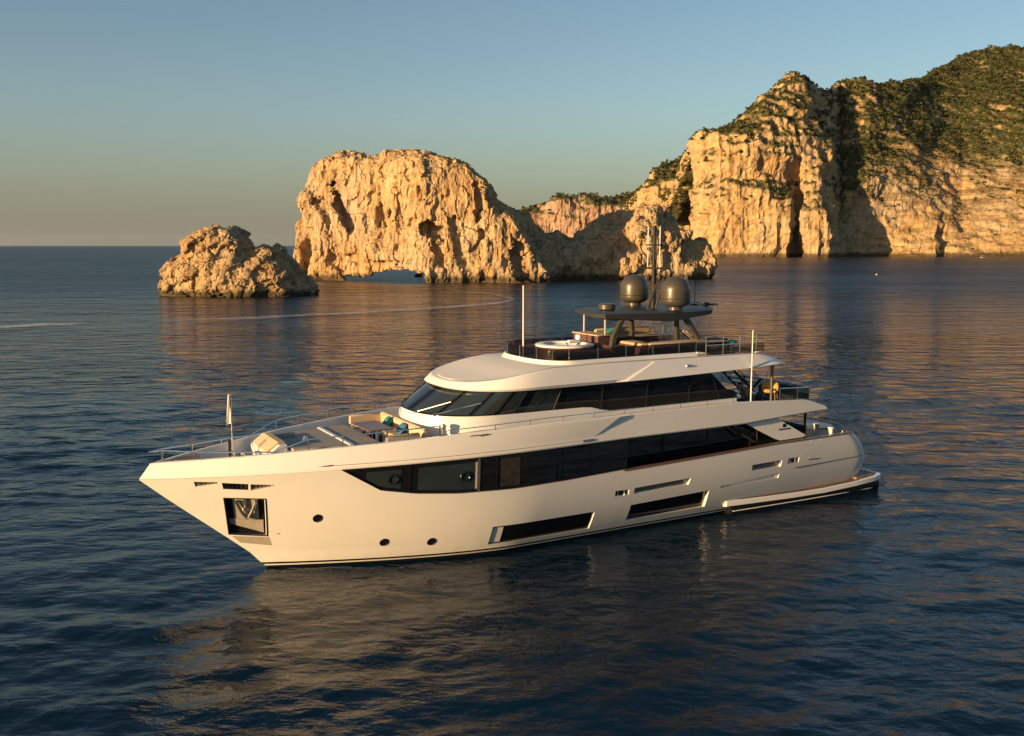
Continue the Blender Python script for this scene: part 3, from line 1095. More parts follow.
def build_scrub(name, src, count, smin, smax, seed):
    """far-off pine scrub: leaf clumps all over the overgrown slopes, one mass"""
    V, F, nr, veg = src
    g = np.random.default_rng(seed)
    cen = V[F].mean(1)
    area = np.linalg.norm(np.cross(V[F[:, 2]] - V[F[:, 0]], V[F[:, 3]] - V[F[:, 1]]), axis=1) / 2
    w = area * np.clip(veg[F].mean(1), 0, 1) ** 1.6
    pxx = cen[:, 0] / cen[:, 1] * 950 + 512
    w = w * (pxx < 1090)
    idx = g.choice(len(F), count, p=w / w.sum())
    P = cen[idx] + (g.random((count, 3)) - .5) * 2.5
    size = smin + (smax - smin) * g.random(count) ** 1.8
    tone = np.clip(.45 + .35 * fbm(P / 30, 3, seed) + g.normal(size=count) * .22, 0, 1)
    nl = 14
    d = g.normal(size=(count, nl, 3))
    d /= np.linalg.norm(d, axis=2, keepdims=True)
    d[:, :, 2] = np.abs(d[:, :, 2]) * .9 - .12
    ctr = P[:, None] + d * (size[:, None, None] * (.35 + .65 * g.random((count, nl, 1)))) + np.array([0, 0, 1]) * size[:, None, None] * .45
    a = g.normal(size=(count, nl, 3))
    a = a - d * (a * d).sum(2, keepdims=True) * .6
    a /= np.linalg.norm(a, axis=2, keepdims=True)
    b = np.cross(d, a)
    s = size[:, None, None] * (.35 + .3 * g.random((count, nl, 1)))
    q = np.stack([ctr - a * s, ctr - b * s * .8, ctr + a * s, ctr + b * s * .8], 2).reshape(-1, 3)
    Fq = np.arange(len(q)).reshape(-1, 4)
    tv = np.clip(np.repeat(tone, nl * 4) + np.repeat(g.normal(size=count * nl) * .12, 4), 0, 1)
    o = link(name, np_mesh(name, q, Fq, M['scrub'], False, attrs={'tone': tv}))
    tag(o, None, None, kind='stuff')
    return o


o = build_scrub('hillside_scrub', vegA, 32000, .8, 2.3, 61)
tag(o, 'dark pine scrub covering the slopes above the sunlit cliff', 'scrub')
o = build_scrub('hillside_scrub', vegB, 3200, 1.4, 3.6, 62)
tag(o, 'dark scrub on top of the cliff behind the headland', 'scrub')
o = build_scrub('hillside_scrub', vegC, 1200, 2.0, 5.0, 63)
tag(o, 'olive scrub along the top of the far hills', 'scrub')

# ------------------------------------------------------------------ the yacht

YO = Vector((16.280, 47.227, 0.0))                 # stern end of the yacht at the waterline
YR = math.radians(180 + 29.058)                    # x forward, y to port, z up
yacht = bpy.data.objects.new('motor_yacht', None)
COL.objects.link(yacht)
yacht.location = YO
yacht.rotation_euler = (0, 0, YR)
tag(yacht, 'large white three deck motor yacht with dark window bands and a grey hardtop', 'yacht')
YM = Matrix.Translation(YO) @ Matrix.Rotation(YR, 4, 'Z')

ST = np.array([(-1.2, 26.6), (-.5, 28.0), (0, 28.75), (.21, 28.98), (.69, 29.4), (1.06, 29.83), (1.68, 30.56), (2.37, 31.38), (3.05, 32.18), (3.78, 33.0), (5, 34.4)])
xs_ = lambda z: np.interp(z, ST[:, 0], ST[:, 1])
zlo = lambda x: np.interp(x, [4.4, 7.46, 9.3, 15, 23.5, 26.9, 33], [4.33, 4.21, 4.12, 4.11, 4.0, 3.95, 3.78])
zhi = lambda x: np.interp(x, [4.4, 5.2, 7.4, 9.8, 14, 19, 23.3, 27.8, 32.2, 32.6, 33], [4.4, 4.86, 4.96, 5.08, 5.08, 5.04, 4.87, 4.64, 4.33, 4.28, 4.25])
capz = lambda x: np.interp(x, [2.7, 7.5, 11.8, 15.6], [3.06, 3.04, 2.90, 2.79])


def B(x, z):
    """half breadth of the hull"""
    x, z = np.asarray(x, float), np.asarray(z, float)
    t = np.clip(z / zlo(x), 0, 1)
    d = xs_(z) - x
    Ln = 8.5 + 6.5 * t
    n = 1.45 + .95 * t
    Bm = 2.5 + 1.15 * (1 - (1 - t) ** 3.0)
    u = np.clip(d / Ln, 0, 1)
    b = Bm * (1 - (1 - u) ** n)
    b = b * (1 - .045 * np.clip((12 - x) / 12, 0, 1) ** 2)
    b = b * (1 + np.clip(z, -1.2, 0) * .3)
    return b


def Bb(x, z):
    """half breadth of the bulwark band above the knuckle"""
    x, z = np.asarray(x, float), np.asarray(z, float)
    d = 33.02 - (z - 3.78) * .75 - x
    u = np.clip(d / 15.0, 0, 1)
    b = (3.68 - .05 * (z - zlo(x))) * (1 - (1 - u) ** 2.4)
    return b * (1 - .085 * np.clip((14 - x) / 14, 0, 1) ** 2)


def solid_from_rings(name, rings, mat, parent, sharp=30):
    mb = MB()
    mb.loft(rings)
    return mb.build(name, mat, parent, True, sharp)


# ---- hull: a closed body, openings cut into it
def hull_x(X0, z):
    xe = np.interp(z, [-.8, 0, 1.2, 1.7, 2.5, 3.1], [1.7, 1.55, 1.42, 1.37, 1.9, 2.6])
    if X0 < 6:
        return xe + X0 / 6 * (6 - xe)
    if X0 > 18:
        return 18 + (X0 - 18) / 15 * (float(xs_(z)) - 18)
    return X0


def hull_rings():
    st = list(np.linspace(0, 1.2, 7)) + list(np.linspace(1.6, 15.6, 34)) + [15.62] + list(np.linspace(16, 26, 36)) + list(np.linspace(26.25, 32.9, 44)) + [32.98]
    rings = []
    for X0 in st:
        if X0 <= 15.6:
            ztop, zdk = float(capz(max(X0, 2.7))), 2.1
        else:
            ztop = 4.0
            for _ in range(4):
                ztop = float(zlo(hull_x(X0, ztop)))
            zdk = ztop - .06
        port = []
        for z in [-.8, -.4, -.1, .1, .25] + list(np.linspace(.45, ztop, 30)):
            x = float(hull_x(X0, z))
            b = max(float(B(x, z)), .012)
            if X0 < 1.0:
                b *= .965 + .035 * math.sqrt(max(0, 1 - (1 - X0) ** 2))
            if z == -.8:
                b *= .55
            port.append((x, b, z))
        x, b, _ = port[-1]
        port.append((x, max(b - .14, b * .4), ztop))
        port.append((float(hull_x(X0, zdk)), max(b - .15, b * .38), zdk))
        xk = port[0][0]
        ring = [(xk, 0, -.9)] + port + [(port[-1][0], 0, zdk)] + [(a, -q, c) for a, q, c in reversed(port)]
        rings.append(ring)
    return rings


hull = solid_from_rings('hull', hull_rings(), M['hull'], yacht, 28)


def bil(Q, s, t):
    (a, b, c, d) = [np.array(q, float) for q in Q]      # fore-bottom, aft-bottom, aft-top, fore-top
    return (a * (1 - s) + b * s) * (1 - t) + (d * (1 - s) + c * s) * t


def patch_grid(fn, ns, nt, off, side=1):
    G = []
    for i in range(ns + 1):
        row = []
        for j in range(nt + 1):
            x, z = fn(i / ns, j / nt)
            row.append((x, side * max(float(B(x, z)) + off, .015), z))
        G.append(row)
    return np.array(G)


cutters = []


def cutter(fn, ns, nt, depth, out=.4, side=1):
    a = patch_grid(fn, ns, nt, -depth, side)
    b = patch_grid(fn, ns, nt, out, side)
    rings = []
    for i in range(ns + 1):
        rings.append(list(a[i]) + list(b[i][::-1]))
    mb = MB().loft(rings)
    o = mb.build('cutter', None)
    cutters.append(o)


def pane(name, fn, ns, nt, off, mat, parent, side=1):
    mb = MB().grid(patch_grid(fn, ns, nt, off, side))
    return mb.build(name, mat, parent)


zband = lambda x: np.interp(x, [15.0, 15.62, 18, 20.4, 22.6, 24.2, 25.45, 26.8], [2.84, 2.84, 2.74, 2.69, 2.74, 2.88, 3.10, 3.95])


def band_fn(x0, x1, lo=0.0, hi=0.0, top=None):
    def fn(s, t):
        x = x0 + (x1 - x0) * s
        zb = float(zband(x)) + lo
        zt = (top if top else float(zlo(x))) - hi
        return x, zb + (max(zt, zb + .01) - zb) * t
    return fn


q = lambda *c: (lambda s, t: tuple(bil(c, s, t)))
W1 = q((21.18, .45), (16.72, .45), (16.72, 1.24), (21.18, 1.24))
W2 = q((14.98, .54), (10.86, .56), (10.98, 1.38), (14.98, 1.27))
SL1 = q((14.98, 1.78), (12.2, 1.81), (12.13, 2.10), (14.98, 2.02))
FL1 = q((15.9, 1.78), (15.24, 1.78), (15.24, 2.0), (15.9, 2.02))
SL2 = q((8.78, 1.99), (7.05, 1.99), (7.05, 2.29), (8.78, 2.26))
FL2 = q((6.66, 2.06), (5.99, 2.06), (5.99, 2.30), (6.66, 2.31))
SL3 = q((10.35, 1.39), (7.03, 1.44), (7.03, 1.66), (10.35, 1.50))
ANC = q((30.12, 1.50), (28.92, 1.42), (29.14, 2.97), (30.42, 3.04))
VA = q((31.3, 3.50), (30.62, 3.62), (30.60, 3.67), (31.36, 3.70))
VB = q((30.46, 3.40), (29.68, 3.34), (29.70, 3.57), (30.52, 3.64))
VC = q((29.62, 3.32), (28.9, 3.47), (28.86, 3.51), (29.64, 3.56))
for side in (1, -1):
    cutter(band_fn(26.8, 15.4, top=4.4), 60, 3, .09, side=side)
    cutter(W1, 16, 2, .07, side=side)
    cutter(W2, 16, 2, .16, side=side)
    cutter(SL1, 10, 2, .20, side=side)
    cutter(SL2, 8, 2, .24, side=side)
    cutter(FL1, 4, 2, .16, side=side)
    cutter(FL2, 4, 2, .16, side=side)
    cutter(SL3, 10, 2, .10, side=side)
cutter(ANC, 6, 8, .20)
for v in (VA, VB, VC):
    cutter(v, 5, 1, .05)
bpy.context.view_layer.update()
for c in cutters:
    c.parent = yacht
    md = hull.modifiers.new('cut', 'BOOLEAN')
    md.operation = 'DIFFERENCE'
    md.solver = 'EXACT'
    md.object = c
bpy.context.view_layer.update()
dg = bpy.context.evaluated_depsgraph_get()
hm = bpy.data.meshes.new_from_object(hull.evaluated_get(dg))
hull.modifiers.clear()
hull.data = hm
hm.materials.clear()
hm.materials.append(M['hull'])
hm.polygons.foreach_set('material_index', np.zeros(len(hm.polygons), dtype=np.int32))
hm.polygons.foreach_set('use_smooth', np.ones(len(hm.polygons), dtype=bool))
hm.set_sharp_from_angle(angle=math.radians(28))
wnm = hull.modifiers.new('even_normals', 'WEIGHTED_NORMAL')
wnm.keep_sharp = True
wnm.weight = 100
for c in cutters:
    bpy.data.objects.remove(c)

for side in (1, -1):
    wb = pane('window_band', band_fn(26.76, 15.4), 60, 3, -.075, M['glass'], yacht, side)
    if side == 1:
        for x0, x1 in ((25.95, 24.75), (24.15, 22.05), (21.05, 20.25), (19.9, 18.7), (18.4, 17.2)):
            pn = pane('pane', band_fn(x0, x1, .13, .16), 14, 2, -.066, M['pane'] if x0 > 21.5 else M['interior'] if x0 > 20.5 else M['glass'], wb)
        for rx in (25.02, 22.42):
            rz = (float(zband(rx)) + float(zlo(rx))) / 2 - .02
            MB().tube([(rx + .17 * math.cos(a), float(B(rx + .17 * math.cos(a), rz + .17 * math.sin(a))) - .055, rz + .17 * math.sin(a)) for a in np.linspace(0, 2 * math.pi, 21)], .03, 6).build('window_ring', M['frame'], wb)
        pane('painted_gleam', band_fn(22.04, 21.96, .13, .16), 1, 3, -.06, M['tan'], wb)  # tan strip painted for the amber light in the window band
        for x in (24.45, 21.9, 21.2, 18.55):
            pane('mullion', band_fn(x + .05, x - .05, .03, .05), 1, 3, -.058, M['frame'] if x != 21.9 else M['steelmatt'], wb)
    for wn_, fn, off, ns in (('hull_window', W1, -.06, 16), ('hull_window', W2, -.15, 16)):
        pane(wn_, fn, ns, 2, off, M['glass'], hull, side)
pane('painted_reflection', q((21.12, .52), (20.72, .52), (20.72, 1.18), (21.12, 1.18)), 2, 2, -.045, M['deckwhite'], hull)  # pale panel painted for the reflection at the window's fore end
for fn in (SL1, SL2):
    g = pane('air_grille', fn, 10, 2, -.18, M['steelmatt'], hull)
    for k in range(1, 5):
        mb = MB()
        mb.tube([(float(fn(s, k / 5)[0]), float(B(*fn(s, k / 5))) - .165, float(fn(s, k / 5)[1])) for s in np.linspace(.02, .98, 8)], .012, 5)
        mb.build('grille_bar', M['frame'], g)
for fn in (FL1, FL2):
    g = pane('fairlead', fn, 4, 2, -.15, M['rubber'], hull)
    mb = MB()
    x, z = fn(.5, .5)
    y = float(B(x, z))
    for dx in (-.16, .16):
        MB().tube([(x + dx, y - .07, z - .11), (x + dx, y - .07, z + .11)], .035, 10).build('roller', M['steel'], g)
for fn in (VA, VB, VC):
    g = pane('bow_vent', fn, 6, 1, -.045, M['frame'] if fn is VB else M['steelmatt'], hull)
    for s in np.linspace(.12, .88, 6):
        a, b = fn(s, .08), fn(s, .92)
        MB().tube([(a[0], float(B(*a)) - .03, a[1]), (b[0], float(B(*b)) - .03, b[1])], .012, 5).build('vent_bar', M['steel'], g)
# anchor pocket: dark steel lining, bright plates, anchor and the scuff plate below
ap = pane('anchor_pocket', ANC, 6, 8, -.185, M['frame'], hull)
sub = lambda fn, s0, s1, t0, t1: (lambda s, t: fn(s0 + (s1 - s0) * s, t0 + (t1 - t0) * t))
pane('lining_plate', sub(ANC, .22, .84, .42, .96), 3, 3, -.165, M['plate'], ap)
pane('lining_plate', lambda s, t: ANC(.08 + .86 * s, .28 - .22 * s + (.42 - .28 + .22 * s) * t), 4, 3, -.14, M['plate'], ap)


def on_hull(fn, s, t, off):
    x, z = fn(s, t)
    return (x, float(B(x, z)) + off, z)


mb = MB()
mb.tube([on_hull(ANC, .5, .98, -.1), on_hull(ANC, .52, .45, -.06)], .045, 8)
mb.tube([on_hull(ANC, .28, .92, -.08), on_hull(ANC, .40, .62, -.03), on_hull(ANC, .52, .46, .0), on_hull(ANC, .64, .64, -.03), on_hull(ANC, .78, .93, -.08)], .055, 8)
mb.box(on_hull(ANC, .5, .72, -.04), (.22, .10, .16), bev=.03)
mb.build('anchor', M['steelmatt'], ap)
fr = MB()
for a, b in (((0, 0), (1, 0)), ((1, 0), (1, 1)), ((1, 1), (0, 1)), ((0, 1), (0, 0))):
    fr.tube([on_hull(ANC, a[0] + (b[0] - a[0]) * k / 6, a[1] + (b[1] - a[1]) * k / 6, .004) for k in range(7)], .022, 6)
fr.build('pocket_frame', M['frame'], ap)
pane('scuff_plate', q((29.72, 1.12), (28.72, .98), (28.86, 1.36), (30.02, 1.42)), 6, 3, .006, M['plate'], hull)
for x, z in ((27.42, 2.12), (25.05, .95), (23.38, .84)):
    fnc = [(x + .14 * math.cos(a), z + .15 * math.sin(a)) for a in np.linspace(0, 2 * math.pi, 25)]
    ring = MB().tube([(a, float(B(a, b)) + .004, b) for a, b in fnc], .018, 6)
    pr = ring.build('porthole', M['frame'], hull)
    c = (x, float(B(x, z)) + .006, z)
    MB().add([c] + [(a, float(B(a, b)) + .006, b) for a, b in fnc[:-1]], [(0, k + 1, (k + 1) % 24 + 1) for k in range(24)]).build('pane', M['glass'], pr)
# seams: the boarding gate, the long crease aft, a small drain
for a, b in (((5.32, 2.14), (5.36, 3.0)), ((4.78, 2.10), (4.82, 3.0))):
    MB().tube([(a[0], float(B(*a)) + .001, a[1]), (b[0], float(B(*b)) + .001, b[1])], .008, 5).build('gate_seam', M['white'], hull)
MB().tube([(x, float(B(x, 2.1)) + .002, 2.11 - (5.45 - x) * .03) for x in np.linspace(4.75, 5.4, 6)], .02, 5).build('gate_step', M['frame'], hull)
MB().tube([(x, float(B(x, 1.84)) + .0, 1.80 + (6.1 - x) * .018) for x in np.linspace(1.75, 6.1, 20)], .018, 6).build('crease_line', M['frame'], hull)
MB().tube([(x, float(B(x, 1.62)) - .09, 1.60 + (7.1 - x) * -.045) for x in np.linspace(7.1, 10.3, 8)], .012, 5).build('crease_line', M['frame'], hull)
MB().box((28.55, float(B(28.55, 1.5)), 1.5), (.16, .03, .03), bev=.01).build('drain', M['frame'], hull)
# teak cap rail on the main deck bulwark
for side in (1, -1):
    mb = MB()
    rr = []
    for x in np.linspace(2.72, 15.55, 40):
        z = float(capz(x)) + .002
        b = float(B(x, z))
        rr.append([(x, side * (b + .02), z), (x, side * (b + .02), z + .055), (x, side * (b - .17), z + .055), (x, side * (b - .17), z)])
    mb.loft(rr).build('cap_rail', M['wood'], hull)

# ---- swim platform and the sponson that runs forward from it
rings = []
PZ = lambda x: float(np.interp(x, [-.05, 1.8, 4.5, 9.8], [.74, .64, .55, .65]))
rings, under = [], []
for x, hw in ((-.05, 2.78), (.0, 2.96), (.15, 3.08), (.6, 3.16), (2, 3.19), (4, 3.18), (6, 3.14), (8, 3.08), (9.2, 3.03), (9.68, 3.0), (9.72, 2.96)):
    zt = PZ(x)
    zl = zt - .25
    rings.append([(x, -hw + .04, zl), (x, -hw, zl + .03), (x, -hw, zt - .03), (x, -hw + .03, zt), (x, hw - .03, zt), (x, hw, zt - .03), (x, hw, zl + .03), (x, hw - .04, zl)])
    xu = min(max(x, .06), 9.35 + .01 * (x - 9.35) if x > 9.35 else 99)
    under.append([(xu, -hw + .25, -.3), (xu, -hw + .07, .1), (xu, -hw + .06, zl + .01), (xu, hw - .06, zl + .01), (xu, hw - .07, .1), (xu, hw - .25, -.3)])
plat = solid_from_rings('swim_platform', rings, M['white'], yacht, 25)
solid_from_rings('platform_underbody', under, M['frame'], plat, 25)
MB().tube([(x, float(np.interp(x, [.06, .6, 4, 8, 9.7], [2.72, 3.08, 3.12, 3.02, 2.94])) , .15) for x in np.linspace(.08, 9.3, 30)], .022, 6).build('waterline_stripe', M['white'], plat)
mb = MB()
mb.prism([(.12, -2.75), (.12, 2.75), (.6, 3.0), (1.75, 3.05), (1.75, -3.05), (.6, -3.0)], (.66, .755), 'z')
mb.build('teak_deck', M['teak'], plat)
mb = MB()
mb.grid([[(x, float(np.interp(x, [2, 6, 9.2], [3.165, 3.115, 3.0])), PZ(x) + .035), (x, float(B(x, PZ(x))) - .02, PZ(x) + .035)] for x in np.linspace(1.8, 9.2, 24)])
mb.build('teak_strip', M['wood'], plat)
for y in (2.7, 2.45):
    MB().tube([(.45, y, .74), (.45, y, .92), (.6, y, .96)], .035, 8).build('cleat', M['steel'], plat)

# ---- bulwark band from the bow back to the overhang of the upper deck
def band_x(X0, z):
    xe = np.interp(z, [4.3, 4.38, 4.86, 5.2], [4.5, 4.42, 5.15, 5.5])
    xb = 33.0 - (z - 3.78) * .75
    if X0 < 9:
        return float(xe + (X0 - 4.4) / (9 - 4.4) * (9 - xe))
    if X0 > 24:
        return float(24 + (X0 - 24) / 9 * (xb - 24))
    return X0


def floor_z(x):
    return float(np.interp(x, [0, 21.0, 21.6, 23, 27, 33], [4.34, 4.34, 4.12, 4.08, 3.98, 3.92]))


rings = []
for X0 in list(np.linspace(4.4, 9, 14)) + list(np.linspace(9.4, 24, 44)) + list(np.linspace(24.3, 32.9, 48)) + [32.97]:
    zl = float(zlo(band_x(X0, 4.0))) + .004
    zh = float(zhi(band_x(X0, 4.5)))
    zh = max(zh, zl + .06)
    port = []
    for k, t in enumerate((0, .05, .3, .6, .9, .97, 1)):
        z = zl + (zh - zl) * t
        x = band_x(X0, z)
        b = float(Bb(x, z)) + .015 - (.03 if k == 0 else .03 * (k == 6))
        port.append((x, max(b, .012), z))
    x, b, _ = port[-1]
    port.append((x, max(b - .13, b * .45), zh))
    fz = min(floor_z(x), zh - .02)
    port.append((x, max(b - .15, b * .42), max(fz, zl + .03)))
    ring = [(port[0][0], 0, zl + .001)] + port + [(port[-1][0], 0, port[-1][2])] + [(a, -c, d) for a, c, d in reversed(port)]
    rings.append(ring)
band = solid_from_rings('bulwark', rings, M['white'], yacht, 28)
# thin mouldings under the band and the facet where the fore bulwark ends
for dz, r, x0, x1 in ((.085, .012, 17.2, 31.0), (.16, .008, 17.2, 27.5)):
    MB().tube([(x, float(Bb(x, float(zlo(x)) + dz)) + .012, float(zlo(x)) + dz) for x in np.linspace(x0, x1, 60)], r, 5).build('moulding', M['white'] if r > .01 else M['frame'], band)
mb = MB()
A = [(17.05, 4.36), (15.9, 5.02), (15.2, 5.02), (16.4, 4.46)]
mb.grid([[(A[0][0], float(Bb(*A[0])) + .02, A[0][1]), (A[3][0], float(Bb(*A[3])) + .012, A[3][1])], [(A[1][0], float(Bb(*A[1])) + .11, A[1][1]), (A[2][0], float(Bb(*A[2])) + .012, A[2][1])]])
mb.build('bulwark_facet', M['white'], band)
mb = MB()
C = [(22.4, 4.30), (17.05, 4.34), (15.95, 5.0), (22.4, 4.86)]
G = []
for s in np.linspace(0, 1, 16):
    row = []
    for t in np.linspace(0, 1, 5):
        x, z = bil(C, s, t)
        row.append((x, float(Bb(x, z)) + .014 + .10 * s * t, z))
    G.append(row)
mb.grid(np.array(G))
mb.build('bulwark_facet', M['white'], band)
MB().box((21.9, float(Bb(22, 4.8)) + .10, 4.84), (.75, .02, .035), bev=.008).build('bulwark_vent', M['frame'], band)
MB().box((17.35, float(Bb(17.3, 4.3)) + .03, 4.22), (.5, .03, .10), bev=.01).build('bulwark_vent', M['steelmatt'], band)
MB().box((27.1, float(Bb(27.1, 4.08)) + .02, 4.12), (.6, .02, .035), bev=.008).build('bulwark_vent', M['frame'], band)

# ---- saloon behind the side deck
mb = MB()
rr = []
for x in np.linspace(6.6, 15.9, 30):
    y = 2.72
    rr.append([(x, -y, 2.1), (x, -y, 4.2), (x, y, 4.2), (x, y, 2.1)])
mb.loft(rr)
sal = mb.build('saloon_wall', M['glass'], yacht)
for x in (8.2, 10.6, 13.0, 15.3):
    MB().box((x, 2.74, 3.15), (.09, .05, 2.0), bev=.01).build('mullion', M['frame'], sal)
MB().tube([(9.9, 2.95, 4.1), (8.5, 3.3, 3.2)], .05, 8).build('brace', M['bronzedark'], sal)
MB().tube([(8.35, 3.28, 3.14), (8.35, 3.28, 4.12)], .03, 8).build('brace', M['bronzedark'], sal)
for side in (1, -1):
    mb = MB()
    P = [(9.25, 4.13), (7.38, 3.24), (7.15, 3.15), (5.75, 3.17), (5.6, 3.24), (7.15, 4.05), (7.36, 4.19)]
    y = side * 3.44
    mb.prism(P, (y, y - side * .16), 'y')
    wp = mb.build('wing_panel', M['white'], yacht)
    if side == 1:
        e = MB()
        cx, cz = 6.92, 3.80
        e.prism([(cx - .09, cz - .08), (cx + .09, cz - .08), (cx + .09, cz + .08), (cx - .09, cz + .08)], (3.442, 3.452), 'y')
        e.build('emblem', M['frame'], wp)
        e = MB()
        for k in range(9):
            e.box((6.62 + k * .075, 3.447, 3.64), (.05, .012, .055 if k % 3 else .075))
        e.build('lettering', M['frame'], wp)
# main deck aft: cockpit sofa, posts, bollards, rail
mb = MB()
mb.box((3.35, 0, 2.32), (.9, 4.4, .44), bev=.06)
so = mb.build('cockpit_sofa', M['navy'], yacht)
MB().box((2.95, 0, 2.72), (.24, 4.3, .55), bev=.08).build('backrest', M['navy'], so)
for y in (2.75, -2.75):
    MB().tube([(4.95, y, 3.1), (4.95, y, 4.36)], .055, 10).build('deck_post', M['bronzedark'], yacht)
for y in (3.2, -3.2):
    MB().lathe([(.11, 0), (.11, .22), (.15, .25), (.15, .30), (.0, .31)], (3.75, y * .99, 3.08), 16).build('bollard', M['white'], yacht)
for k in range(4):
    MB().lathe([(.05, 0), (.05, .10), (.09, .12), (.0, .15)], (2.75 + (k % 2) * .25, 3.20 - (k // 2) * .22, 3.06), 12).build('mooring_cleat', M['steelmatt'], yacht)
mb = MB()
mb.tube([(4.9, 2.6, 3.95), (3.5, 2.75, 3.55), (2.75, 2.9, 3.35)], .022, 6)
mb.tube([(2.75, 2.9, 3.1), (2.75, 2.9, 3.35), (2.75, -2.9, 3.35), (2.75, -2.9, 3.1)], .022, 6)
mb.build('stern_rail', M['steelmatt'], yacht)
pn = MB().grid([[(4.8, 2.62, 2.2), (4.8, 2.62, 3.75)], [(3.2, 2.75, 2.2), (3.2, 2.75, 3.4)]])
pn.build('glass_screen', M['bronzeglass'], yacht)

# ---- wheelhouse and sky lounge on the upper deck
def plan(nose, x0, W, n, xa, k1=26, k2=26):
    pts = []
    for a in np.linspace(0, math.pi / 2, k1):
        pts.append((x0 + (nose - x0) * math.cos(a) ** (2 / n), W * math.sin(a) ** (2 / n)))
    for x in np.linspace(x0, xa, k2)[1:]:
        pts.append((x, W))
    return np.array(pts)


pb = plan(23.2, 20.0, 2.6, 2.6, 9.0)
pt = plan(21.75, 19.4, 2.74, 2.6, 9.0)
for i_ in range(26, len(pt)):
    pt[i_, 0] = max(pb[i_, 0] - .6 * max(0.0, (pb[i_, 0] - 16) / 4), 10.5 + .001 * (51 - i_))
zg = lambda x: float(np.interp(x, [9, 15.75, 16.6, 20.9, 23.2], [5.06, 5.07, 5.30, 5.32, 5.34]))


def both(rows):
    """mirror a port half laid out nose -> aft into a full strip starboard aft -> nose -> port aft"""
    R = np.array(rows)                       # (nrow, npts, 3)
    S = R[:, ::-1].copy()
    S[:, :, 1] *= -1
    return np.concatenate([S[:, :-1], R], 1)


rows = []
for z, grow in ((4.05, .16), (4.6, .11), (5.1, .05), (None, .0)):
    r = []
    for (x, y) in pb:
        zz = zg(x) if z is None else min(z, zg(x) - .01)
        f = grow / math.hypot(max(x - 19, .01), y) if x > 20 else 0
        r.append((x + (x - 19.6) * f, y + (grow if x <= 20 else y * f), zz))
    rows.append(r)
body = MB().grid(both(rows)).build('wheelhouse', M['white'], yacht, True, 35)
rows = []
for t in np.linspace(0, 1, 7):
    r = []
    for (a, b), (c, d) in zip(pb, pt):
        z0 = zg(a)
        r.append((a + (c - a) * t, (b - .015) + (d - b) * t, z0 + (6.24 - z0) * t))
    rows.append(r)
GL = both(rows)
wg = MB().grid(GL).build('wheelhouse_glass', M['glass'], body, True, 60)
# aft bulkhead
e = [GL[k][-1] for k in range(7)]
MB().grid([[tuple(p), (p[0], -p[1], p[2])] for p in e]).build('aft_bulkhead', M['glass'], body)
MB().prism([(9.0, -2.58), (9.0, 2.58), (9.1, 2.58), (9.1, -2.58)], (4.3, 5.06), 'z').build('aft_wall', M['white'], body)


def glass_pt(i, t, off=.012, side=1):
    a, c = np.array(rows[0][i]), np.array(rows[-1][i])
    p = a + (c - a) * t
    j = min(i + 1, len(pb) - 1)
    k = max(i - 1, 0)
    d = np.array(rows[3][j]) - np.array(rows[3][k])
    nrm = np.array([-d[1], d[0], 0])
    nrm = np.array([abs(nrm[0]), abs(nrm[1]), 0]) / (np.linalg.norm(nrm) + 1e-9)
    p = p + nrm * off
    return (p[0], side * p[1], p[2])


for i0, i1, mtl in ((1, 9, 'pane'), (10, 17, 'pane'), (18, 22, 'pane'), (23, 25, 'pane'), (26, 29, 'pane'), (30, 34, 'glass'), (35, 39, 'glass')):
    for side in (1, -1):
        if side == -1 and i0 > 17:
            continue
        G = [[glass_pt(i, t, .006, side) for t in np.linspace(.06, .93, 5)] for i in range(i0, i1 + 1)]
        MB().grid(G).build('pane', M[mtl], wg)
for i in (0, 9, 17, 22, 25, 29, 34, 39, 44, 48):
    for side in ((1, -1) if 0 < i < 23 else (1,)):
        MB().tube([glass_pt(i, t, .01, side) for t in np.linspace(.02, .98, 4)], .028, 6).build('mullion', M['frame'], wg)
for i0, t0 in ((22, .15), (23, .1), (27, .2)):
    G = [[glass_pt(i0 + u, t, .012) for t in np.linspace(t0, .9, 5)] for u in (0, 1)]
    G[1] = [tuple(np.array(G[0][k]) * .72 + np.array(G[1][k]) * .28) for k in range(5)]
    MB().grid(G).build('painted_gleam', M['interior'] if i0 > 22 else M['tan'], wg)  # strips painted as the cream reflections and lit interior on the glass
for i, j, side in ((4, 10, -1), (9, 17, 1), (3, 9, 1)):
    wpm = MB().tube([glass_pt(i, .04, .05, side), glass_pt(j, .52, .05, side)], .022, 6)
    wpm.box(tuple(np.array(glass_pt(i, .02, .04, side))), (.12, .12, .10), bev=.02)
    wpm.build('wiper', M['steel'], wg)
mb = MB()
mb.lathe([(.10, 0), (.10, .22), (.13, .26), (.10, .36), (0, .38)], (22.75, 2.25, 4.75), 14)
mb.box((22.72, 2.28, 4.72), (.2, .2, .12), bev=.03)
mb.build('searchlight', M['steel'], body)

# ---- roof of the upper deck (flybridge deck)
pr_ = plan(22.08, 18.8, 3.03, 2.5, 6.5, 30, 34)
zc = lambda x: float(np.interp(x, [6.5, 7.1, 8.0, 16, 18.5, 19.5, 20.7, 21.5, 22.38], [6.50, 6.80, 6.95, 7.0, 6.95, 6.83, 6.64, 6.53, 6.43]))
zb_ = lambda x: float(np.interp(x, [6.5, 8.6, 10.6, 14, 22.4], [6.46, 6.37, 6.31, 6.24, 6.2]))


def inset(p, d):
    x, y = p
    if x > 19:
        f = d / (math.hypot(x - 19, y) + 1e-6)
        return x - (x - 19) * f, y * (1 - f)
    return x, y - d


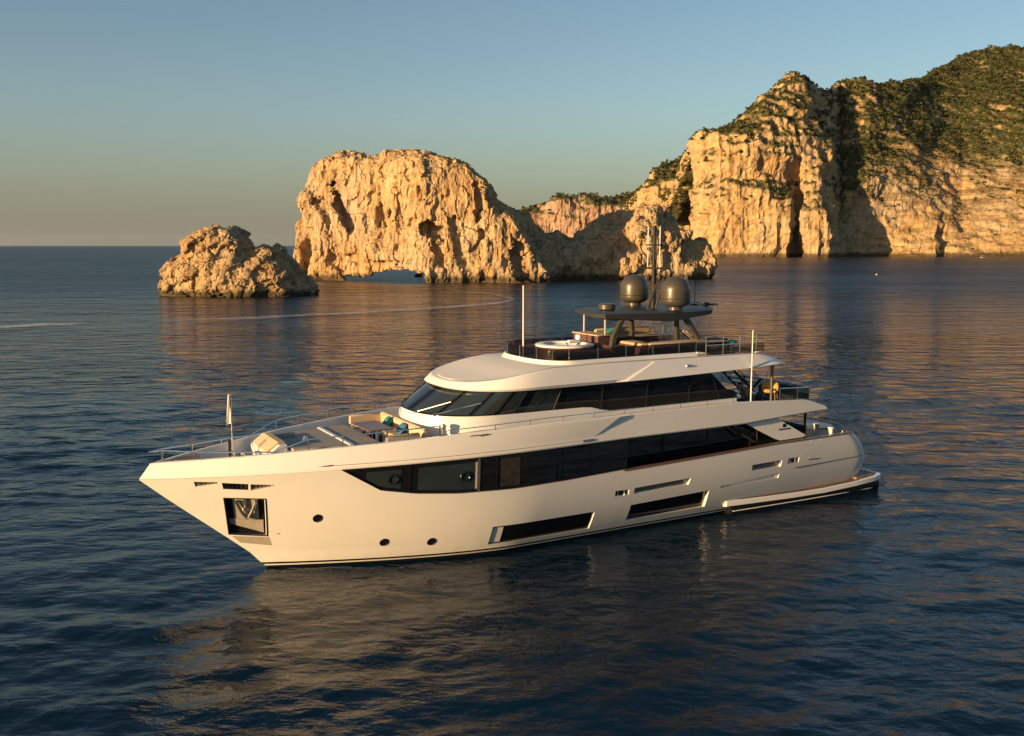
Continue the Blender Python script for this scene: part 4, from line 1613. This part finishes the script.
def roof_rows(spec, dz=0.0):
    out = []
    for ins, fz in spec:
        r = []
        for p in pr_:
            if ins > 1:
                x, y = inset(p, .42)
                y = y * (1 - (ins - .42) / 2.6)
                if ins > 3:
                    y = 0
            else:
                x, y = inset(p, ins)
            z0, z1 = zb_(p[0]), zc(p[0])
            if fz == 1.0 and ins > 1:
                z1 = z1 + .02 * (1 - y / 2.6)
            r.append((x, y, z0 + (z1 - z0) * fz + (dz if fz == 1.0 else 0)))
        out.append(r)
    return out


rows = roof_rows(((3.02, 0.0), (.6, 0.0), (.06, 0.0), (.0, .16), (.05, .30), (.18, .75), (.27, .97), (.31, 1.0), (.42, 1.0), (1.2, 1.0), (2.2, 1.0), (3.02, 1.0)))
roof = MB().grid(both(rows))
n_ = len(rows)
aft = [rows[k][-1] for k in range(n_)]
roof.add([tuple(p) for p in aft] + [(p[0], -p[1], p[2]) for p in aft], [(k, k + 1, n_ + k + 1, n_ + k) for k in range(n_ - 1)])
roof = roof.build('upper_roof', M['white'], yacht, True, 24)
MB().grid(both(roof_rows(((.36, 1.0), (.44, 1.0), (1.2, 1.0), (2.2, 1.0), (3.02, 1.0)), .012))).build('roof_panel', M['deckwhite'], roof, True, 40)
# proud side wing of the roof whose slanted leading edge catches the light
for side in (1, -1):
    mb = MB()
    top = [(13.55, 6.93, 2.82), (11, 6.92, 2.82), (8.4, 6.90, 2.80), (7.2, 6.74, 2.79)]
    lo = [(15.15, 6.27, 3.13), (11.5, 6.33, 3.12), (8.2, 6.41, 3.08), (6.9, 6.47, 3.03)]
    fr_ = [(15.6, 6.262, 3.0), (14.0, 6.955, 2.68)]
    V = [(x, side * y, z) for x, z, y in top + lo + fr_]
    mb.add(V, [(0, 1, 5, 4), (1, 2, 6, 5), (2, 3, 7, 6), (9, 0, 4, 8), (0, 9, 1), (4, 5, 8)])
    mb.build('roof_wing', M['white'], roof, False)
MB().lathe([(.05, 0), (.08, .03), (.08, .1), (0, .13)], (12.0, 2.95, 6.62), 10).build('deck_light', M['steel'], roof)
MB().box((7.7, 2.4, 6.98), (.35, .25, .06), bev=.02).build('deck_hatch', M['white'], roof)

# ---- flybridge: coaming, tinted windscreen, tub, seating
pc = plan(18.38, 16.9, 2.36, 2.6, 11.0, 22, 14)
rows = []
for d, z in ((-.16, 6.90), (-.03, 7.02), (.04, 7.13), (.16, 7.14), (.2, 6.98)):
    rows.append([(x - (x - 16.2) * d / (math.hypot(x - 16.2, y) + 1e-6) if x > 16.9 else x, y - (d if x <= 16.9 else y * d / math.hypot(x - 16.2, y)), z) for x, y in pc])
coam = MB().grid(both(rows)).build('fly_coaming', M['white'], roof, True, 40)
for side in (1, -1):
    MB().prism([(11.0, 6.9), (11.0, 7.14), (10.7, 7.12), (10.0, 6.96), (10.0, 6.9)], (side * 2.36, side * 2.2), 'y').build('coaming_end', M['white'], coam)
ps = [(x - (x - 16.2) * .1 / (math.hypot(x - 16.2, y) + 1e-6) if x > 16.9 else x, y - (.1 if x <= 16.9 else y * .1 / math.hypot(x - 16.2, y))) for x, y in pc]
rows = [[(x, y, z) for x, y in ps] for z in (7.12, 7.34, 7.56)]
ws = MB().grid(both(rows)).build('windscreen', M['tint'], roof, True, 60)
mb_i = list(range(0, 22, 6)) + [23, 26, 29, 32, 34]
for side in (1, -1):
    for i in mb_i:
        if i == 0 and side < 0:
            continue
        x, y = ps[i]
        MB().tube([(x, side * (y + .02), 7.10), (x, side * (y + .02), 7.58)], .02, 6).build('stanchion', M['steel'], ws)
fd = MB()
fd.prism([(7.4, -2.5), (7.4, 2.5), (16.9, 2.2), (17.9, 1.2), (17.9, -1.2), (16.9, -2.2)], (7.0, 7.035), 'z')
fd.build('fly_deck', M['teak'], roof)
tub = MB()
tub.lathe([(1.5, 0), (1.52, .1), (1.52, .40), (1.45, .44), (1.2, .44), (1.2, .1), (0, .1)], (16.15, 0.05, 7.03), 36, .82, .82)
tub = tub.build('spa_tub', M['brownpad'], yacht, True, 40)
MB().lathe([(1.5, 0), (1.5, .06), (1.42, .09), (1.12, .09), (1.05, .0)], (16.15, .05, 7.475), 36, .82, .82).build('tub_rim', M['white'], tub)
MB().lathe([(1.12, 0), (1.12, .02), (0, .02)], (16.15, .05, 7.46), 30, .82, .82).build('tub_water', M['water_tub'], tub)
mb = MB()
mb.lathe([(.10, 0), (.10, .18), (.14, .22), (.12, .36), (0, .38)], (15.3, -.2, 7.5), 14)
mb.box((15.65, -.1, 7.6), (.5, .18, .14), bev=.04)
mb.build('tub_headrest', M['white'], tub)
mb = MB()
mb.box((16.3, 1.5, 7.2), (3.0, .7, .38), bev=.1)
mb.box((16.3, -1.5, 7.2), (3.0, .7, .38), bev=.1)
mb.box((14.6, 0, 7.25), (.7, 3.4, .5), bev=.1)
mb.build('tub_surround', M['brownpad'], yacht)
sofa = MB()
sofa.box((11.7, 1.75, 7.25), (3.2, .75, .44), bev=.06)
sofa.box((11.7, -1.75, 7.25), (3.2, .75, .44), bev=.06)
sofa.box((13.35, 1.2, 7.25), (.8, 1.6, .44), bev=.06)
sofa = sofa.build('fly_sofa', M['brownpad'], yacht)
for y, x, sx_, sy_ in ((1.7, 11.7, 3.1, .7), (-1.7, 11.7, 3.1, .7), (1.2, 13.3, .7, 1.5)):
    MB().box((x, y, 7.52), (sx_, sy_, .13), bev=.05).build('seat_cushion', M['tan'], sofa)
MB().box((11.7, -2.08, 7.7), (3.0, .16, .36), bev=.06).build('backrest', M['tan'], sofa)
bar = MB()
bar.box((14.15, -.9, 7.4), (.7, 1.9, .75), bev=.04)
bar = bar.build('bar_counter', M['brownpad'], yacht)
MB().box((14.15, -.9, 7.80), (.8, 2.0, .06), bev=.02).build('counter_top', M['tan'], bar)

# ---- hardtop on bent legs, domes, mast
ht = MB()
poly = [(15.72, 1.55), (14.85, -1.2), (14.05, -2.0), (7.5, -1.75), (8.95, .9), (9.8, 1.8), (12.2, 2.1), (15.35, 1.85)]
zt_ = lambda x: float(np.interp(x, [7, 9.5, 12, 16], [8.92, 8.84, 8.80, 8.86]))
zb2 = lambda x, y: float(np.interp(x, [7, 9.3, 12, 14.5, 16], [8.86, 8.72, 8.44, 8.60, 8.74])) + (.12 if y < 0 else 0)
n = len(poly)
cx, cy = 11.8, 0.0
V = []
for k, (s, top) in enumerate(((.72, 0), (1, 0), (1, 1), (.9, 1), (0, 1))):
    for x, y in poly:
        X, Y = cx + (x - cx) * s, cy + (y - cy) * s
        V.append((X, Y, (zt_(X) + (.05 if s < 1 else 0)) if top else (zb2(X, Y) - (.02 if s < 1 else 0)) if k else 8.52))
fs = [tuple(range(n))]
for k in range(4):
    fs += [(k * n + i, k * n + (i + 1) % n, (k + 1) * n + (i + 1) % n, (k + 1) * n + i) for i in range(n)]
ht.add(V, fs)
hard = ht.build('hardtop', M['hardtop'], yacht, True, 20)


def leg(pts, w, d):
    rr = []
    P = [Vector(p) for p in pts]
    for i, p in enumerate(P):
        t = (P[min(i + 1, len(P) - 1)] - P[max(0, i - 1)]).normalized()
        a = Vector((t.z, 0, -t.x))
        b = Vector((0, 1, 0))
        rr.append([tuple(p + a * w * sa + b * d * sb) for sa, sb in ((-1, -.6), (-.6, -1), (.6, -1), (1, -.6), (1, .6), (.6, 1), (-.6, 1), (-1, .6))])
    return MB().loft(rr)


for pts in ([(14.95, 1.75, 7.05), (14.95, 1.75, 7.5), (14.88, 1.75, 7.9), (14.65, 1.75, 8.3), (14.45, 1.75, 8.6)],
            [(10.35, 1.75, 7.0), (10.38, 1.75, 7.35), (10.5, 1.75, 7.75), (10.85, 1.75, 8.2), (11.2, 1.75, 8.55)],
            [(12.1, -.9, 7.05), (12.0, -.9, 7.4), (12.0, -.9, 7.9), (12.1, -.9, 8.55)],
            [(9.45, -.9, 7.05), (9.45, -.9, 7.4), (9.5, -.9, 8.0), (9.5, -.9, 8.6)]):
    leg(pts, .115, .09).build('hardtop_leg', M['bronze'], hard)
for x, y, z in ((14.0, -1.75, 7.15), (14.05, -.05, 7.15)):
    MB().tube([(x, y, z), (x, y, 8.66)], .05, 8).build('hardtop_post', M['steelmatt'], hard)
MB().tube([(9.8, -1.5, 7.4), (9.8, -1.5, 8.7)], .02, 6).build('hardtop_post', M['steelmatt'], hard)
for y in (1.62, -1.62):
    d = MB()
    prof = [(.30, 0), (.30, .12), (.42, .16), (.58, .26), (.62, .34), (.63, .42), (.63, .80)]
    for a in np.linspace(0, math.pi / 2, 10)[1:]:
        prof.append((.63 * math.cos(a) ** .9 if a < 1.57 else 0.0, .80 + .60 * math.sin(a)))
    dx0 = 11.62 if y > 0 else 11.38
    d.lathe(prof, (dx0, y, 8.90), 32)
    d = d.build('satellite_dome', M['bronze'], yacht, True, 40)
    MB().lathe([(.635, 0), (.64, .015), (.635, .03)], (dx0, y, 9.36), 32).build('dome_seam', M['bronzedark'], d)
MB().lathe([(.30, 0), (.36, .05), (.36, .22), (.30, .27), (0, .28)], (14.2, .3, 8.9), 24).build('radar', M['bronze'], yacht)
mast = MB()
mx = 11.55
mast.tube([(mx, 0, 8.85), (mx, 0, 11.0), (mx, 0, 12.45)], .115, 10, .07)
mast = mast.build('mast', M['bronzedark'], yacht)
MB().box((mx, 0, 10.62), (.16, 1.9, .08), bev=.02).build('spreader', M['bronzedark'], mast)
MB().box((mx, 0, 11.62), (.14, 1.1, .06), bev=.02).build('spreader', M['bronzedark'], mast)
for a_, b_ in (((mx + .80, .65, 8.9), (mx - .02, .16, 9.9)), ((mx + .45, .78, 8.9), (mx - .30, .30, 10.15))):
    MB().tube([a_, b_], .06, 6).build('strut', M['bronze'], mast)
for y in (.42, -.42):
    MB().tube([(mx + .02, y, 10.66), (mx + .02, y, 12.42)], .02, 6).build('rod_aerial', M['white'], mast)
    MB().tube([(mx - .1, y - .14, 12.42), (mx + .1, y + .14, 12.42)], .03, 6).build('aerial_tip', M['brownpad'], mast)
for y in (.16, -.1):
    MB().tube([(mx + .02, y, 11.0), (mx + .02, y, 12.0)], .025, 6).build('rod_aerial', M['bronze'], mast)
MB().box((mx + .1, -.25, 11.45), (.14, .18, .14), bev=.03).build('camera_pod', M['steel'], mast)
for px_, y, z in ((9.35, -.2, 10.08), (8.9, -.4, 11.22)):
    MB().tube([(px_, y, 8.85), (px_, y, z)], .016, 5).build('whip_aerial', M['bronzedark'], hard)
MB().tube([(9.6, -1.0, 8.9), (8.2, .4, 8.96)], .05, 6).build('aerial_base', M['bronzedark'], hard)
MB().box((8.7, .2, 8.98), (.2, .2, .16), bev=.03).build('aerial_base', M['bronzedark'], hard)
# tall poles on the sides
MB().tube([(17.9, -.35, 7.03), (17.9, -.35, 9.98)], .032, 8, .025).build('light_pole', M['white'], yacht)
MB().tube([(8.6, 3.1, 4.9), (8.6, 3.1, 8.02)], .032, 8, .022).build('light_pole', M['white'], yacht)

# ---- rails
def rail(name, pts, posts, top, r=.022):
    """top rail over posts; pts on the bulwark top"""
    o = MB().tube([(x, y, z + top) for x, y, z in pts], r, 6).build(name, M['steel'], yacht)
    for x, y, z in posts:
        MB().tube([(x, y, z - .01), (x, y, z + top)], r * .85, 6).build('stanchion', M['steel'], o)
    return o


bw = lambda x, s: (x, s * (float(Bb(x, float(zhi(x)))) - .07), float(zhi(x)))
stx = [32.2 - 1.1117 * k for k in range(9)]
for s in (1, -1):
    hgt = lambda x: float(np.interp(x, [27.4, 27.8, 28.85, 30.0, 31.1, 32.2], [.38, .36, .04, .16, .26, .40]))
    o = MB().tube([(32.62, 0.0, 4.70), (32.5, .05 * s, 4.70)] + [bw(x, s)[:2] + (bw(x, s)[2] + hgt(x),) for x in np.linspace(32.2, 27.4, 34)] + [bw(x, s)[:2] + (bw(x, s)[2] + .38,) for x in np.linspace(27.2, 23.3, 14)], .024, 6).build('bow_rail', M['steel'], yacht)
    for x in stx:
        h = hgt(x) if x > 27.4 else .38
        MB().tube([bw(x, s)[:2] + (bw(x, s)[2] - .01,), bw(x, s)[:2] + (bw(x, s)[2] + h,)], .022, 6).build('stanchion', M['steel'], o)
    rail('side_rail', [bw(x, s) for x in np.linspace(23.0, 9.6, 40)], [bw(x, s) for x in np.linspace(22.6, 10.0, 10)], .18, .018)

# ---- foredeck
jack = MB().tube([(29.85, 0, 3.95), (29.85, 0, 6.45)], .022, 8, .016).build('flagstaff', M['steel'], yacht)
G = []
for i, t in enumerate(np.linspace(0, 1, 10)):
    row = []
    for j, u in enumerate(np.linspace(0, 1, 7)):
        w = .03 + .15 * t
        row.append((29.88 + w * u * .75 + .03 * math.sin(u * 9), -w * u * .75 + .05 * math.sin(u * 6 + t * 2), 6.44 - 1.0 * t - .14 * u * t))
    G.append(row)
fl = MB().grid(np.array(G)).build('pennant', M['flag'], jack)
mb = MB()
mb.lathe([(.26, 0), (.26, .08), (.14, .12), (.12, .36), (.2, .42), (.2, .5), (0, .52)], (29.75, .28, 3.94), 18)
mb.lathe([(.2, 0), (.2, .08), (.1, .12), (.1, .3), (.16, .36), (0, .4)], (29.45, -.35, 3.94), 18)
wl = mb.build('windlass', M['steel'], yacht)
mb = MB()
mb.tube([(29.95, .1, 4.0), (29.95, .1, 4.85), (29.95, -.1, 4.85), (29.95, -.1, 4.0)], .03, 6)
mb.build('staff_frame', M['bronzedark'], jack)
MB().box((31.35, 0, 4.12), (.95, 1.0, .38), bev=.06).build('bow_locker', M['teak'], yacht)
MB().box((29.2, .95, 4.12), (.35, .5, .35), bev=.05).build('deck_box', M['white'], yacht)
# sun pad with its forward bench
pad = MB()
pad.prism([(28.4, -1.2), (28.4, 1.2), (28.1, 1.65), (25.0, 2.2), (25.0, -2.2), (28.1, -1.65)], (3.95, 4.48), 'z')
pad = pad.build('sunpad_base', M['white'], yacht)
for x0, x1, y0, y1 in ((28.1, 26.22, 1.48, 1.84), (26.03, 25.05, 1.88, 2.02)):
    m_ = MB()
    m_.prism([(x0, -y0), (x0, y0), (x1, y1), (x1, -y1)], (4.485, 4.60), 'z')
    m_.build('sunpad_cushion', M['greypad'], pad)
MB().box((26.12, 0, 4.59), (.16, 3.8, .09), bev=.02).build('grab_rail', M['white'], pad)
MB().prism([(28.12, -1.35), (28.12, -.55), (27.4, -.4), (27.4, -1.5)], (4.605, 4.62), 'z').build('sunpad_sheen', M['pad_sheen'], pad)  # thin sheet coloured as the grey-blue reflection on the pad
bench = MB()
bench.prism([(28.95, 3.95), (28.92, 4.40), (28.5, 4.72), (28.25, 4.72), (28.25, 3.95)], (-1.2, 1.2), 'y')
bench = bench.build('bow_bench', M['white'], yacht)
mb = MB()
mb.prism([(28.90, 4.42), (28.90, 4.49), (28.50, 4.79), (28.28, 4.79), (28.28, 4.73), (28.49, 4.73)], (-.98, .98), 'y')
mb.build('bench_cushion', M['tan'], bench)
lg = MB()
lg.lathe([(.12, 0), (.05, .16), (0, .18)], (27.3, .2, 4.61), 10)
lg.build('deck_knob', M['steel'], pad)
# U shaped sofa in front of the wheelhouse
sf = MB()
sf.box((23.75, 0, 4.25), (.75, 4.3, .42), bev=.05)
sf.box((24.4, 1.85, 4.25), (1.0, .7, .42), bev=.05)
sf.box((24.3, -1.85, 4.25), (.9, .7, .42), bev=.05)
sf = sf.build('foredeck_sofa', M['white'], yacht)
for c, s in (((23.8, 0, 4.52), (.68, 4.2, .13)), ((24.45, 1.85, 4.52), (.85, .62, .13)), ((24.35, -1.85, 4.52), (.8, .62, .13))):
    MB().box(c, s, bev=.05).build('seat_cushion', M['tan'], sf)
for c, s in (((23.42, 0, 4.76), (.18, 4.3, .44)), ((24.3, 2.16, 4.70), (1.3, .16, .36)), ((24.15, -2.16, 4.74), (1.3, .16, .40))):
    MB().box(c, s, bev=.06).build('backrest', M['tan'], sf)


def place(o, x, y, z, rz=0.0):
    o.location = YM @ Vector((x, y, z))
    o.rotation_euler = (0, 0, YR + rz)
    return o


tb = bpy.data.objects.new('dining_table', None)
COL.objects.link(tb)
place(tb, 24.62, -.1, 4.06)
tag(tb, 'brown wooden table on dark legs in front of the tan foredeck sofa', 'table')
MB().box((0, 0, .76), (1.0, 1.9, .06), bev=.02).build('tabletop', M['wood'], tb)
for dx, dy in ((.2, .35), (-.2, .35), (.2, -.35), (-.2, -.35)):
    MB().tube([(dx, dy, 0), (dx, dy, .74)], .05, 8).build('leg', M['bronzedark'], tb)


def cushion(mat, x, y, z, rz, tilt, label, size=(.5, .5, .16)):
    o = MB().box((0, 0, 0), size, bev=.07, ry=tilt).build('cushion', M[mat], None, True, 60)
    place(o, x, y, z, rz)
    tag(o, label, 'cushion')
    return o


cushion('teal', 23.68, -.95, 4.74, .1, .9, 'teal green cushion leaning on the far part of the foredeck sofa back')
cushion('blue', 23.70, .55, 4.74, -.1, .9, 'blue cushion leaning on the near part of the foredeck sofa back')
cushion('teal', 12.9, -1.62, 7.68, .0, .5, 'teal cushion on the flybridge sofa under the hardtop', (.75, .55, .2))

# ---- upper deck aft: stairs, sofa, chairs, glass rail
stair = MB()
for k in range(8):
    stair.box((7.1 - k * .30, -.9, 6.35 - k * .25), (.34, .95, .06), bev=.01)
stair = stair.build('stairs', M['wood'], yacht)
for y in (-.70, -1.70):
    MB().tube([(7.3, y + .3, 6.48), (4.85, y + .3, 4.42)], .06, 6).build('stringer', M['bronzedark'], stair)
    MB().tube([(7.2, y + .3, 7.3), (4.85, y + .3, 5.3)], .022, 6).build('handrail', M['bronzedark'], stair)
for y in (2.62, -2.62):
    MB().tube([(6.95, y, 4.34), (6.95, y, 6.46)], .07, 10).build('deck_post', M['bronze'], yacht)
gr = [(x, float(Bb(x, 4.9)) - .14) for x in np.linspace(9.4, 5.45, 12)]
half = [(x, y, float(zhi(x)) - .04) for x, y in gr]
full = half + [(5.3, 2.4, 4.84), (5.25, 0, 4.84), (5.3, -2.4, 4.84)] + [(x, -y, z) for x, y, z in reversed(half)]
fullg = [p for p in full if p[0] < 7.3]
sc = MB().grid([[p, (p[0], p[1], p[2] + .52)] for p in fullg]).build('glass_rail', M['bronzeglass'], yacht)
MB().tube([(p[0], p[1], p[2] + .54) for p in full if p[0] < 7.3], .02, 6).build('top_rail', M['steel'], sc)
for p in fullg[::3]:
    MB().tube([(p[0], p[1], p[2] - .3), (p[0], p[1], p[2] + .54)], .022, 6).build('stanchion', M['bronze'], sc)
MB().tube([(6.2, 1.0, 4.4), (5.6, 1.15, 6.2)], .022, 6, .015).build('ensign_staff', M['steel'], yacht)
us = MB()
us.box((6.0, 1.2, 4.58), (.9, 1.3, .44), bev=.08)
us.box((5.65, 1.2, 4.95), (.26, 1.3, .5), bev=.08)
us = us.build('deck_sofa', M['darkteal'], yacht)
mb = MB()
mb.box((8.3, 1.7, 4.62), (1.1, 1.4, .5), bev=.08)
mb.box((8.9, 1.5, 5.0), (.3, 1.9, .7), bev=.1)
mb.build('deck_sofa', M['navy'], yacht)


def chair(mat, x, y, z, rz, label):
    t = bpy.data.objects.new('armchair', None)
    COL.objects.link(t)
    place(t, x, y, z, rz)
    tag(t, label, 'chair', 'armchairs on the upper aft deck')
    MB().box((0, 0, .40), (.62, .60, .16), bev=.06).build('seat', M[mat], t)
    b = MB()
    G1 = []
    for k in range(13):
        a = math.radians(-110 + 220 * k / 12) + math.pi
        h = .80 - .16 * abs(k - 6) / 6
        G1.append([(.34 * math.cos(a), .36 * math.sin(a), .38), (.36 * math.cos(a), .38 * math.sin(a), h), (.30 * math.cos(a), .32 * math.sin(a), h), (.28 * math.cos(a), .30 * math.sin(a), .38)])
    b.loft(G1)
    b.build('backrest', M[mat], t)
    for dx in (-.24, .24):
        for dy in (-.24, .24):
            MB().tube([(dx, dy, .34), (dx * 1.15, dy * 1.15, 0)], .022, 6).build('leg', M['wood'], t)
    return t


chair('amber', 6.75, 2.35, 4.78, 0.6, 'amber armchair beside the post, nearest the glass rail of the upper aft deck')
chair('wood', 7.75, 2.0, 4.62, 2.4, 'brown armchair between the tall pole and the post on the upper aft deck')
t2 = bpy.data.objects.new('coffee_table', None)
COL.objects.link(t2)
place(t2, 7.3, 1.4, 4.345)
tag(t2, 'low white table among the armchairs on the upper aft deck', 'table')
MB().lathe([(.45, 0), (.47, .02), (.45, .05), (0, .05)], (0, 0, .62), 20).build('tabletop', M['white'], t2)
MB().tube([(0, 0, 0), (0, 0, .62)], .06, 8).build('leg', M['bronze'], t2)

# ---- flybridge aft: loungers and low glass rail
def lounger(mat, x, y, rz, label):
    t = bpy.data.objects.new('sun_lounger', None)
    COL.objects.link(t)
    place(t, x, y, 7.036, rz)
    tag(t, label, 'sun lounger', 'sun loungers on the flybridge')
    MB().box((0, 0, .26), (1.9, .64, .05), bev=.02).build('frame', M['bronzedark'], t)
    MB().box((-.3, 0, .33), (1.25, .6, .09), bev=.035).build('mattress', M[mat], t)
    MB().box((.62, 0, .50), (.72, .6, .09), bev=.035, ry=-.55).build('backrest', M[mat], t)
    for dx in (-.8, .8):
        for dy in (-.26, .26):
            MB().tube([(dx, dy, .25), (dx, dy, 0)], .022, 6).build('leg', M['bronzedark'], t)
    return t


lounger('wood', 9.3, 1.2, 0, 'brown sun lounger nearest the hardtop leg on the flybridge')
lounger('navy', 8.6, .25, 0, 'dark sun lounger in the middle of the flybridge aft end')
lounger('greypad', 8.3, -.8, 0, 'grey sun lounger farthest from the camera on the flybridge aft end')
cushion('teal', 8.35, 1.5, 7.32, .3, .2, 'pale teal rolled towel lying aft on the flybridge deck', (.5, .35, .2))
for s in (1, -1):
    pts = [(x, s * 2.45, 6.98) for x in np.linspace(10.6, 7.3, 8)]
    g = MB().grid([[p, (p[0], p[1], p[2] + .40)] for p in pts]).build('glass_rail', M['bronzeglass'], yacht)
    MB().tube([(p[0], p[1], p[2] + .42) for p in pts], .018, 6).build('top_rail', M['steel'], g)
    for p in pts[::2]:
        MB().tube([p, (p[0], p[1], p[2] + .75)], .016, 6).build('stanchion', M['steelmatt'], g)

# ------------------------------------------------------------------ small craft far off
def boat(name, px, py, L_, mats, label, cat, rz):
    x, y = sea_pt(px, py)
    t = bpy.data.objects.new(name, None)
    COL.objects.link(t)
    t.location = (x, y, 0)
    t.rotation_euler = (0, 0, rz)
    tag(t, label, cat)
    rings = []
    for u in np.linspace(0, 1, 9):
        xx = (u - .5) * L_
        w = L_ * .17 * (1 - max(0, (u - .45) / .55) ** 2.2) + .02
        rings.append([(xx, -w * .6, -.2), (xx, -w, L_ * .10 + .05 * u * L_), (xx, w, L_ * .10 + .05 * u * L_), (xx, w * .6, -.2)])
    MB().loft(rings).build('hull', M[mats[0]], t)
    MB().box((-.02 * L_, 0, L_ * .21), (L_ * .34, L_ * .22, L_ * .18), bev=.1).build('cabin', M[mats[1]], t)
    MB().box((-.03 * L_, 0, L_ * .32), (L_ * .40, L_ * .26, L_ * .03), bev=.03).build('cabin_roof', M[mats[0]], t)
    return t


boat('motorboat', 419.5, 276.5, 6.5, ('navy', 'navy'), 'small dark blue motorboat seen through the low sea arch', 'boat', 1.35)
boat('motorboat', 983, 257.6, 5.0, ('white', 'glass'), 'tiny white motorboat lying close under the sunlit cliff', 'boat', .3)
x, y = sea_pt(876.5, 275)
by_ = MB().lathe([(.0, -.3), (.22, -.2), (.3, 0), (.22, .2), (.08, .26), (.06, .4), (0, .42)], (0, 0, 0), 16).build('mooring_buoy', M['white'], None)
by_.location = (x, y, .12)
tag(by_, 'tiny white buoy afloat between the yacht stern and the cliffs', 'buoy')


# ------------------------------------------------------------------ the air: thin evening haze
hz = MB().box((0, 0, 204), (82000, 82000, 420)).build('haze', None, None, False)
tag(hz, kind='stuff')
hm_ = bpy.data.materials.new('haze_air')
hm_.use_nodes = True
hn = hm_.node_tree
hn.nodes.remove(hn.nodes['Principled BSDF'])
pv = hn.nodes.new('ShaderNodeVolumePrincipled')
pv.inputs['Color'].default_value = (0.80, 0.84, 0.90, 1)
pv.inputs['Density'].default_value = 0.000006
pv.inputs['Anisotropy'].default_value = 0.2
hn.links.new(pv.outputs[0], hn.nodes['Material Output'].inputs['Volume'])
hz.data.materials.clear()
hz.data.materials.append(hm_)
